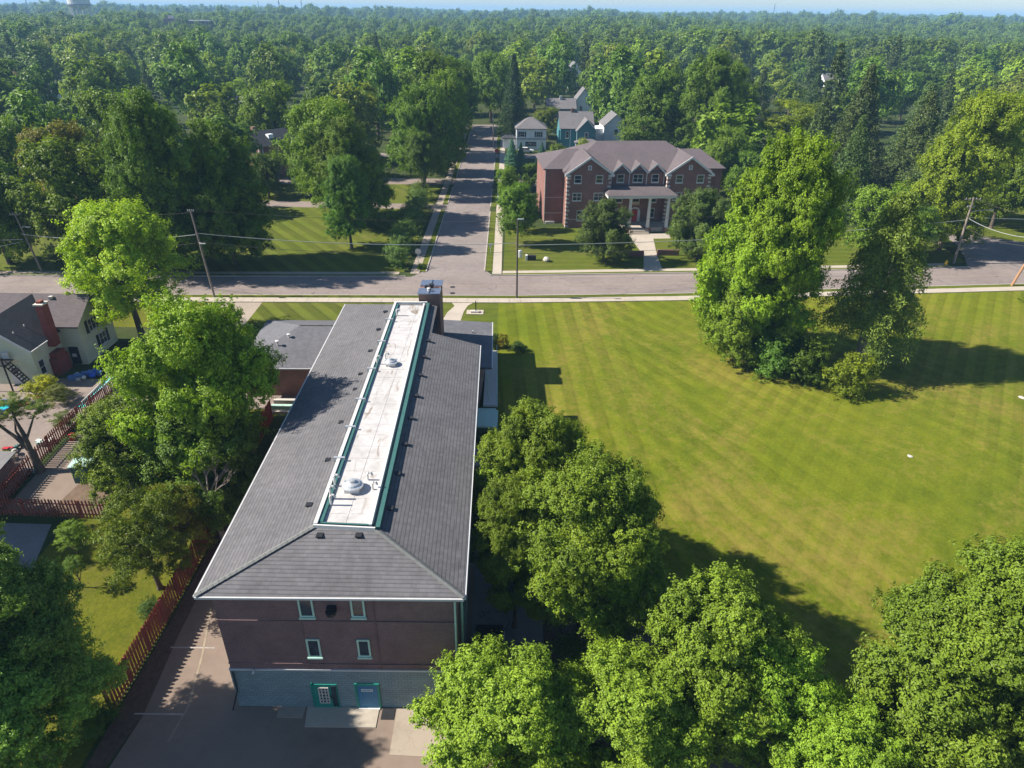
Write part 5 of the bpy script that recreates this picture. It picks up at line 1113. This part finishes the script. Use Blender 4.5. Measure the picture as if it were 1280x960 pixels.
# left side of the long block
tree('tall light green tree reaching over the left eave of the long block', 'near', -25.2, 48.2, 6.7, 7.4, 17.2, (1.25, 1.4, 1.0), rot=.7)
tree('lower light green tree between the yellow house and the garage wing', 'fineB', -30.5, 56.0, 4.8, 4.4, 10.6, YG)
tree('dark spreading tree under the tall light green one beside the long block', 'fineA', -24.4, 44.4, 5.2, 4.6, 10.2, (.62, .75, .85))
tree('mid green tree leaning over the back driveway beside the tall one', 'fineB', -31.4, 46.4, 4.6, 4.2, 9.4, MG)
tree('broad unseen tree added past the left edge to shade the concrete lot', 'fineA', -51.0, 40.5, 6.2, 5.6, 13.5, MG)  # unseen tree, added out of view to cast shade over the lot
tree('pale feathery tree over the sunny grass by the tall fence', 'airy', -26.0, 37.2, 3.6, 4.0, 9.2, (1.0, 1.05, 1.2))
tree('pale feathery tree nearer the tall fence with yellow tips', 'airy', -24.6, 39.4, 2.8, 3.4, 7.6, (1.25, 1.0, 1.0))
tree('bright feathery street tree in front of the yellow house', 'fineB', -45.6, 76.4, 7.8, 7.0, 16.8, (1.6, 1.6, 1.0))
tree('thin sapling on the grass in front of the crossing fence', 'airy', -33.2, 39.6, 1.4, 1.1, 3.8, (1.0, 1.1, 1.3), 'sapling', 'sapling')
tree('thin young tree with pale leaves beside the sapling', 'airy', -31.8, 37.2, .9, .8, 3.0, (.9, 1.1, 1.8), 'sapling', 'sapling')
# forked yard tree with visible limbs
yt = thing('yard_tree', 'forked dark tree with sparse pale foliage standing in the patio fence', 'tree', (-42.0, 49.6, H(0, 49.6)))
m_ = MB(); m_.path([(0, 0, -.1), (-.1, 0, 1.2), (-.3, .1, 2.2)], [.42, .34, .28], 10); m_.path([(-.2, .1, 1.9), (-1.2, .3, 3.3), (-2.4, .6, 4.2), (-2.8, .6, 5.0)], [.22, .17, .12, .05], 8); m_.path([(-.3, .1, 2.0), (-.5, .3, 3.6), (-.9, .5, 5.0), (-1.2, .8, 6.4)], [.24, .19, .12, .05], 8); m_.path([(-.4, .2, 3.2), (.3, .5, 4.6), (.9, .7, 5.8)], [.13, .09, .04], 7); m_.path([(-.7, .25, 2.8), (-1.7, 1.0, 3.6), (-1.8, 1.6, 4.8)], [.14, .10, .04], 7)
m_.build('trunk', 'bark', yt)
for px, py, pz, rr_ in ((-2.8, .6, 5.0, 1.1), (-1.0, .8, 6.4, 1.5), (1.1, .9, 6.0, 1.2), (-1.8, 1.7, 5.0, .9)):
    c = bpy.data.objects.new('crown', PROTO['airy']); C.objects.link(c); c.parent = yt; c.location = (px, py, pz); c.scale = (rr_, rr_, rr_*.7); c.color = (1.0, .95, 1.6, 1)
# dead tree
dt = thing('dead_tree', 'bare grey dead tree with forked branches by the tall fence', 'tree', (-22.6, 41.5, H(0, 41.5)))
m_ = MB(); m_.path([(0, 0, -.1), (-.2, 0, 2.0), (-.5, 0, 4.2), (-.35, 0, 5.0)], [.26, .22, .17, .14], 8)
def twig(p, d_, l, r_, dep, rr):
    e = p+d_*l; m_.path([p, p+d_*l*.5+Vector((rr.uniform(-.05, .05), rr.uniform(-.05, .05), 0)), e], [r_, r_*.8, r_*.55], 5)
    if dep:
        for k in range(3):
            nd = (d_+Vector((rr.uniform(-.6, .6), rr.uniform(-.6, .6), rr.uniform(-.1, .3)))).normalized(); twig(p+d_*l*rr.uniform(.5, 1), nd, l*.62, r_*.5, dep-1, rr)
rr = random.Random(3)
for d_ in ((.1, 0, 1), (.45, .1, .9), (-.35, .1, .9), (.7, -.2, .7)): twig(Vector((-.4, 0, 4.8)), Vector(d_).normalized(), 2.0, .085, 3, rr)
m_.build('trunk', 'bark_pale', dt)
# the group on the field
tree('tall bright maple at the right of the field, taller than the spruce beside it', 'near', 28.8, 74.0, 7.3, 12.2, 25.4, (1.25, 1.42, .9), rot=1.2)
tree('lower dark maple at the left foot of the tall bright maple', 'fineA', 27.6, 72.5, 5.6, 5.0, 10.4, (1.0, 1.1, .85))
tree('drooping olive spruce with bare lower trunk on the field', 'spruceN', 40.6, 71.6, 6.3, 7.8, 20.6, (1.5, 1.55, .8), 'spruce', 'tree', tw=1.2, bark='bark_pale')
tree('dark green bush under the tall maple, left one', 'shrub', 29.5, 69.3, 3.0, 2.6, 5.0, (.55, .8, 1.1), 'bush', 'bush', trunk=False)
tree('dark green bush under the tall maple, beside the spruce trunk', 'shrub', 33.0, 68.0, 2.9, 2.4, 4.6, (.7, .9, .9), 'bush', 'bush', trunk=False)
tree('round bright green bush at the near foot of the spruce', 'shrub', 36.4, 64.9, 2.7, 2.3, 4.3, (1.35, 1.3, .9), 'bush', 'bush', trunk=False)
tree('small green bush on the field beside the orange brown pole', 'shrub', 74.5, 92.0, 2.2, 1.5, 2.6, (1.2, 1.2, .9), 'bush', 'bush', trunk=False)
# around the hall
tree('round grey green tree left of the hall porch', 'fineA', 14.8, 108.4, 4.6, 4.7, 10.2, (.62, .68, 1.5))
tree('round grey green tree right of the hall porch', 'fineA', 30.6, 110.2, 5.3, 5.5, 11.6, (.6, .66, 1.4))
tree('young green tree on the side street pavement next to the hall', 'midA', 0.6, 117, 3.6, 4.6, 10.8, (.75, .95, 1.0))
tree('smaller green tree behind the young pavement tree', 'midB', -1.0, 138, 3.2, 4.2, 9.6, (.85, 1.0, 1.0))
tree('leafy tree at the left rear corner of the hall', 'midA', 2.2, 126, 2.6, 3.0, 6.6, (.7, .9, .9))
for i, (x, y, s, lab) in enumerate(((1.5, 179.8, 2.2, 'middle blue spruce in the row of three'), (-.8, 186.7, 2.5, 'blue spruce farthest left in the row of three'), (6.8, 180.0, 2.6, 'blue spruce on the right of the row of three'))):
    tree(lab+' in front of the white house', 'blue', x, y, s, 3.6, 7.4, (1.0, 1.5, 3.6), 'blue_spruce', 'tree')
tree('low green bush between the blue spruces and the teal house', 'shrub', 11.5, 190, 3.6, 2.6, 5.0, (1.0, 1.1, .9), 'bush', 'bush', trunk=False)
tree('yellow green bush in front of the teal house porch', 'shrub', 18.8, 196, 2.4, 2.6, 5.6, (1.5, 1.4, .8), 'bush', 'bush', trunk=False)
tree('olive green tree behind the white house', 'midA', 10.5, 232, 5.4, 4.2, 9.6, (1.0, .95, 1.0))
# clipped hedge row by the side street
for i in range(8):
    y = 104.8+i*6.3; q = 2.1 if i < 2 else 2.5
    tree('rounded blue green hedge shrub, number %s from the main road along the side street pavement' % ['first', 'second', 'third', 'fourth', 'fifth', 'sixth', 'seventh', 'last'][i], 'hedge', -18.6-(y-105)*.035, y, q, 2.0, 3.7, (.85, 1.0, 2.6), 'hedge_shrub', 'shrub', trunk=False)
tree('small shrub at the foot of the round sign', 'shrub', -14.6, 103.9, .7, .5, .8, (.9, 1.0, .9), 'bush', 'bush', trunk=False)
tree('feathery ornamental grass at the corner of the porch wing', 'airy', -1.2, 75.2, .9, 1.1, 2.0, (1.7, 1.1, .9), 'ornamental_grass', 'grass clump', trunk=False)
tree('dark low shrub right of the ornamental grass', 'shrub', .6, 74.6, 1.2, .6, 1.0, (.35, .45, .7), 'bush', 'bush', trunk=False)
tree('small dark shrub at the porch wing wall', 'shrub', -2.3, 75.3, .9, .9, 1.7, (.4, .55, .8), 'bush', 'bush', trunk=False)
tree('yellow flowering shrub under the wall of the yellow house', 'shrub', -49.0, 62.0, 1.7, 1.2, 2.2, (2.0, 1.5, .6), 'bush', 'bush', trunk=False)
tree('pale shrub right of the yellow flowering one', 'airy', -46.6, 60.6, 1.6, 1.1, 2.1, (1.1, .9, 2.0), 'bush', 'bush', trunk=False)
tree('yellowish low plant on the patio near the fence corner', 'shrub', -46.2, 50.4, 1.3, .7, 1.2, (1.3, 1.0, 1.2), 'bush', 'bush', trunk=False)
tree('pale creeper bush leaning on the patio fence', 'airy', -43.4, 56.0, 1.3, .8, 1.8, (1.0, 1.0, 2.0), 'bush', 'bush', trunk=False)
tree('dark clipped shrub against the tall fence', 'hedge', -25.4, 34.6, .95, .8, 1.5, (.4, .6, .9), 'bush', 'bush', trunk=False)
tree('dark scrubby bush behind the metal container', 'shrub', 4.2, 29.4, 2.6, 1.6, 3.0, (.6, .75, .9), 'bush', 'bush', trunk=False)
tree('dark bush at the foot of the bottom left tree beside the fence end', 'shrub', -24.6, 26.2, 1.2, 1.0, 1.9, (.5, .7, .9), 'bush', 'bush', trunk=False)
# big trees left of the side street
BG = [('midA', -68, 105, 8.2, 8.6, 18.6, (.95, 1.05, .9), 'mid green tree on the left beyond the main road, left of the dark maple'),
 ('fineA', -52.8, 101.5, 7.4, 12.4, 26.2, (.72, .92, .9), 'very tall dark maple beyond the road on the left'),
 ('fineA', -44.6, 105.0, 7.0, 10.2, 21.4, (.72, .92, .85), 'tall dark maple right of the tallest one on the left'),
 ('midB', -80, 104, 7.0, 7.8, 16.6, (.7, .85, .9), 'dark tree at the left edge beyond the main road'),
 ('midA', -74, 116, 7.5, 9, 19.5, (1.35, .95, .8), 'olive yellow tree behind the tall dark maples'),
 ('fineB', -35.7, 133, 9.0, 10.0, 22.0, (.85, .95, .8), 'broad oak left of the clipped hedge and side street'),
 ('fineA', -29.5, 128.0, 7.0, 9.0, 19.6, (.85, 1.0, .8), 'tall tree between the broad oak and the clipped hedge'),
 ('fineB', -27.8, 114.0, 4.7, 7.0, 15.6, (.62, .9, 1.1), 'dark green conical tree standing on the corner lawn'),
 ('fineB', -19.8, 149.5, 4.2, 4.5, 14.0, (.75, .95, 1.1), 'slender pale trunked tree on the corner by the hedge end'),
 ('fineA', -21.0, 161, 8.8, 10, 22, (.7, .9, .8), 'dense green tree left of the side street, behind the slender tree'),
 ('fineA', -17.8, 176, 7.0, 11, 24, (.9, 1.0, .75), 'tall green tree overhanging the left side of the side street'),
 ('midA', -22, 198, 9.2, 12.0, 26.5, (.75, .9, .8), 'tall full tree where the side street narrows, left side'),
 ('spruceB', -.6, 236, 6.6, 12.4, 25.2, (.55, .75, .9), 'dark tall spruce right of the far end of the side street'),
 ('midA', -19.5, 222, 8.6, 10.0, 22.5, (.7, .85, .8), 'dark full tree overhanging the far left side of the side street'),
 ('midA', -9, 268, 9.0, 10.0, 23, (.75, .9, .8), 'tree closing the view at the end of the side street'),
 ('midB', -53.5, 150, 4.6, 4.4, 9.4, (.6, .75, .8), 'low dark tree in front of the dark gabled brick house'),
 ('midB', -44.5, 150, 4.4, 4.6, 9.8, (.7, .85, .8), 'low green tree right of the dark gabled brick house'),
 ('midA', -62.8, 189, 9.0, 9.4, 19.8, (.9, 1.0, .9), 'rounded green tree behind the dark gable brick house'),
 ('fineA', 50.5, 187, 9.6, 13.2, 28.0, (.7, .85, .75), 'huge dark green tree behind the brick hall, right of centre'),
 ('midA', 37.0, 193, 8.6, 10.8, 23.2, (.65, .8, .75), 'dark green tree left of the huge one behind the hall'),
 ('midB', 60.0, 205, 8.8, 11.2, 25, (.8, .9, .8), 'dark tree right behind the huge one beyond the hall'),
 ('airy', 70.5, 184, 10.6, 7.0, 17.8, (1.5, 1.45, .7), 'flat topped bright locust tree right of the hall'),
 ('midB', 46.0, 157, 4.6, 7.0, 15.2, (.85, .95, .9), 'slim tree behind the right end of the hall roof'),
 ('midA', 50.4, 150.5, 4.5, 4.8, 10.6, (.7, .9, .9), 'round dark tree behind the flagpole'),
 ('spruceB', 81, 171, 9.6, 13.2, 27.0, (.75, .8, .75), 'very tall dark spruce on the right beyond the bright maple'),
 ('spruce', 93, 165, 8.6, 10.8, 22.0, (.8, .85, .75), 'tall dark spruce right of the very tall one'),
 ('spruce', 68, 162, 6.6, 10, 20.5, (.75, .85, .8), 'dark spruce just behind the bright field maple'),
 ('fineB', 74.5, 117, 8.4, 12.4, 26.0, (1.2, 1.15, .8), 'tall bright maple beyond the lamp pole on the right'),
 ('spruceB', 85, 140, 8.8, 11.5, 24, (.8, .85, .8), 'dark spruce behind the bright maple beyond the lamp pole'),
 ('midB', 61, 112.5, 6.6, 5.6, 12.6, (.85, 1.0, 1.0), 'mid green tree behind the spruce on the field'),
 ('airy', 65.5, 110.6, 4.4, 4.0, 9.6, (.9, 1.1, 1.6), 'pale leaved tree just left of the lamp pole'),
 ('spruceB', 104, 257, 8.5, 9.1, 19, (.6, .75, .8), 'dark spruce far behind the bright locust'),
 ('spruce', 111, 198, 9.6, 10.4, 21.0, (.8, .9, .8), 'dark spruce in the right hand woods'),
 ('midA', 93, 132, 6.0, 6.4, 14.6, (.8, .9, .8), 'dark tree beside the far lawn at the right edge'),
 ('midA', 104, 122, 6.6, 7.0, 15.6, (.7, .85, .8), 'dark tree at the right edge beyond the joining road'),
 ('midA', 108, 150, 9.0, 11.0, 23.6, (1.0, 1.0, .8), 'olive green tree at the right edge behind the far lawn'),
 ('midA', 3.5, 158, 2.6, 2.8, 6.2, (.7, .9, .9), 'small dark tree beside the hall car park'),
 ('midA', -84, 150, 9, 10, 21, (.85, .95, 1.0), 'mid green tree behind the left hand maples'),
 ('midB', -101, 137, 8.5, 8.6, 18.5, (.9, 1.0, 1.1), 'grey green rounded tree at the left beyond the maples'),
 ('midA', 122, 140, 9, 11, 24, (.9, .95, .8), 'tree just outside the woods at the far right edge'),
 ('spruceB', 66, 138, 6.5, 9.5, 20, (.75, .9, .75), 'dark conifer right behind the bright field maple, lower one')]
for p_, x, y, r_, rz, ht, col, lab in BG: tree(lab, p_, x, y, r_, rz, ht, col)

# ------------------------------------------------------------------ individual trees of the town beyond
def far_proto(name, seed, kind):
    if kind == 'b': me = crown_mesh(name, seed, 5200, .13, 24, (.26, .40), oval, per=12, fuzz=.05, smooth=True)
    elif kind == 'e': me = crown_mesh(name, seed, 5200, .12, 32, (.22, .34), egg, per=12, fuzz=.05, smooth=True)
    else: me = spruce_mesh(name, seed, 22, 9, 24, .13, droop=.2, power=.85)
    t_ = MB(); t_.path([(0, 0, -1.9), (0, 0, -.3)], [.07, .04], 6); add_bark(me, t_, 'bark'); return me
FP = [far_proto('broadleaf_tree', 31, 'b'), far_proto('broadleaf_tree', 32, 'e'), far_proto('broadleaf_tree', 33, 'b'), far_proto('broadleaf_tree', 34, 'e'), far_proto('conifer_tree', 35, 's')]
rr = random.Random(77); placed = [(b[1], b[2], b[3]) for b in BG]
def blocked(x, y):
    if SL(y)-3.0 < x < SR(y)+3.0 and y < 258: return True
    if -5 < x < 44 and y < 186: return True                   # hall grounds
    if -6 < x < 36 and y < 236 and x < 9+ (y-186)*.9: return True   # open view to the houses
    if -1 < x < 34 and 180 < y < 222: return True
    if 9 < x < 24 and y < 279: return True
    if 20 < x < 30 and 260 < y < 280: return True
    if x < -16 and x > -112 and y < 128: return True
    if -58 < x < -16 and y < 166: return True
    if -80 < x < -52 and 160 < y < 190: return True
    if 40 < x < 66 and y < 148: return True
    if 66 <= x < 130 and y < 134: return True
    if 195 < y < 208 and -40 < x < 40: return True
    for (hx, hy, _, _, _, _, w_, d_, _, _, _) in far:
        if hx-7 < x < hx+w_+7 and hy-34 < y < hy+d_+6: return True
    return False
ind = []
tries = 0
while len(ind) < 236 and tries < 40000:
    tries += 1; y = 112+(470-112)*rr.random()**.75; x = rr.uniform(-.86, .84)*y*.98
    if blocked(x, y): continue
    r_ = rr.uniform(6.0, 12.0)*(1 if y > 200 else .88)
    if any((x-a)**2+(y-b)**2 < ((r_+c)*.74)**2 for a, b, c in placed): continue
    placed.append((x, y, r_)); ind.append((x, y, r_))
ind.sort(key=lambda t: t[1])
SH = [((1.0, 1.12, 1.2), 'mid green'), ((.65, .85, 1.0), 'dark green'), ((1.3, 1.35, 1.2), 'light green'), ((1.2, 1.1, 1.2), 'olive green'), ((.85, 1.05, 1.7), 'grey green')]
labs = {}
for x, y, r_ in ind:
    px = x/y; secs = ((-.66, 'at the left edge'), (-.52, 'below the water tower'), (-.38, 'over the tall dark maples'), (-.24, 'over the gabled brick house'), (-.09, 'left of the side street'), (.06, 'past the side street end'),
        (.20, 'over the hall roof'), (.34, 'behind the huge hall trees'), (.48, 'above the bright field maple'), (.62, 'above the lamp pole'), (9, 'at the right edge'))
    side = next(n_ for lim, n_ in secs if px < lim)
    dist = 'nearest' if y < 190 else 'nearer' if y < 260 else 'midway' if y < 330 else 'farther' if y < 400 else 'distant'
    conif = (rr.random() < (.34 if px > .3 else .10)); k = 4 if conif else rr.randrange(4); col, cn_ = SH[rr.choices(range(5), (4, 3, 2, 2, 2))[0]]
    rz = r_*(1.2 if conif else rr.uniform(.82, 1.08)); q = r_*(.66 if conif else 1); g0 = 0
    nm = 'conifer_tree' if conif else 'broadleaf_tree'
    if conif: col, cn_ = (.75, .85, .85), 'dark'
    o = bpy.data.objects.new(nm, FP[k]); C.objects.link(o)
    ht = max(rz*2.05, rz*2+2.2); o.location = (x, y, ht-rz); o.scale = (q, q, rz); o.rotation_euler = (0, 0, rr.uniform(0, 6.28)); o.color = (*col, 1)
    if conif: lab = '%s%s dark pointed conifer %s' % ('tall ' if q > 6.2 else 'small ', dist, side)
    else: lab = '%s%s %s broadleaf tree %s' % ('wide ' if r_ > 9.8 else 'small ' if r_ < 7.4 else '', dist, cn_, side)
    tag(o, lab, 'tree', ('conifers ' if conif else 'broadleaf trees ')+side); labs.setdefault(lab, []).append(o)
for lab, os_ in labs.items():
    if len(os_) < 2: continue
    os_.sort(key=lambda o: o.location.x/o.location.y); n_ = len(os_); w_ = ('two', 'three', 'four', 'five', 'six')[min(n_, 6)-2]
    for i, o in enumerate(os_):
        p_ = ('left of the two', 'right of the two')[i] if n_ == 2 else 'leftmost of '+w_ if i == 0 else 'rightmost of '+w_ if i == n_-1 else ('second', 'third', 'fourth', 'fifth')[min(i-1, 3)]+' of '+w_
        o['label'] = lab+', '+p_
# ------------------------------------------------------------------ far-off woods reading as one mass
def woods(name, n, y0, y1, spread, smin, smax, seed, mind):
    rg = np.random.default_rng(seed); u = rg.random(n*2); y = np.sqrt(y0*y0+(y1*y1-y0*y0)*u) ; x = rg.uniform(-spread, spread, n*2)*y
    P = np.stack([x, y], 1)
    # thin out on a jittered grid so crowns do not pile up
    cell = np.floor(P/mind).astype(np.int64); _, first_ = np.unique(cell[:, 0]*1000003+cell[:, 1], return_index=True); P = P[first_]
    ok = ~((np.abs(P[:, 0]+9-(-.01)*(P[:, 1]-101)) < 7) & (P[:, 1] < 250))
    for (bx, by, bw, bd) in ((-425, 800, 90, 125), (-590, 960, 60, 50)): ok &= ~((P[:, 0] > bx) & (P[:, 0] < bx+bw) & (P[:, 1] > by) & (P[:, 1] < by+bd))
    for (hx, hy, _, _, _, _, w_, d_, _, _, _) in far: ok &= ~((P[:, 0] > hx-7) & (P[:, 0] < hx+w_+7) & (P[:, 1] > hy-34) & (P[:, 1] < hy+d_+6))
    P = P[ok]; m_ = len(P); me = bpy.data.meshes.new(name); me.vertices.add(m_)
    sc = rg.uniform(smin, smax, m_)*(1+.12*np.sin(P[:, 0]/90)+.12*np.sin(P[:, 1]/130)); co = np.zeros((m_, 3)); co[:, :2] = P; co[:, 2] = sc*1.02
    me.vertices.foreach_set('co', co.reshape(-1).astype(np.float32)); a = me.attributes.new('sc', 'FLOAT', 'POINT'); a.data.foreach_set('value', sc.astype(np.float32)); me.update()
    o = bpy.data.objects.new(name, me); C.objects.link(o); o['kind'] = 'stuff'; o['label'] = 'far off woods running to the horizon'; o['category'] = 'woods'
    ng = bpy.data.node_groups.new('scatter_trees', 'GeometryNodeTree'); ng.interface.new_socket('Geometry', in_out='INPUT', socket_type='NodeSocketGeometry'); ng.interface.new_socket('Geometry', in_out='OUTPUT', socket_type='NodeSocketGeometry')
    N_ = ng.nodes; gi = N_.new('NodeGroupInput'); go = N_.new('NodeGroupOutput'); iop = N_.new('GeometryNodeInstanceOnPoints'); jn = N_.new('GeometryNodeJoinGeometry')
    srcs = []
    for me_ in FP:
        s_ = next(q for q in C.objects if q.data == me_); srcs.append(s_)
    for s_ in (srcs[0], srcs[1], srcs[2], srcs[3], srcs[0], srcs[2], srcs[1], srcs[3], srcs[2], srcs[4]):
        oi = N_.new('GeometryNodeObjectInfo'); oi.inputs[0].default_value = s_; oi.transform_space = 'ORIGINAL'; oi.inputs['As Instance'].default_value = True; ng.links.new(oi.outputs['Geometry'], jn.inputs[0])
    at = N_.new('GeometryNodeInputNamedAttribute'); at.data_type = 'FLOAT'; at.inputs[0].default_value = 'sc'
    rv_ = N_.new('FunctionNodeRandomValue'); rv_.data_type = 'FLOAT_VECTOR'; rv_.inputs[0].default_value = (0, 0, 0); rv_.inputs[1].default_value = (0, 0, 6.28)
    ng.links.new(gi.outputs[0], iop.inputs['Points']); ng.links.new(jn.outputs[0], iop.inputs['Instance']); iop.inputs['Pick Instance'].default_value = True
    ng.links.new(rv_.outputs[0], iop.inputs['Rotation']); ng.links.new(at.outputs[0], iop.inputs['Scale']); ng.links.new(iop.outputs[0], go.inputs[0])
    md = o.modifiers.new('scatter', 'NODES'); md.node_group = ng; o.color = (.85, .95, .95, 1)
    return m_
n1 = woods('far_woods', 5200, 445, 1250, .9, 7.5, 13.5, 5, 16.5)
n2 = woods('farther_woods', 22000, 1240, 7500, .82, 11, 20, 6, 37)
# ------------------------------------------------------------------ air
hz = MB().box(-9000, -350, -4, 9000, 9500, 82).build('haze', 'dark'); hz['kind'] = 'stuff'
hm = bpy.data.materials.new('air_haze'); hm.use_nodes = True; hn = hm.node_tree; hn.nodes.clear(); ho = hn.nodes.new('ShaderNodeOutputMaterial'); hv = hn.nodes.new('ShaderNodeVolumePrincipled')
hv.inputs['Color'].default_value = (.36, .66, 1.0, 1); hv.inputs['Density'].default_value = 0.00022; hv.inputs['Anisotropy'].default_value = 0.0
hn.links.new(hv.outputs[0], ho.inputs['Volume']); hz.data.materials.clear(); hz.data.materials.append(hm); hz.display_type = 'WIRE'
print('objects', len(bpy.data.objects), 'individual trees', len(ind), 'woods', n1, n2)
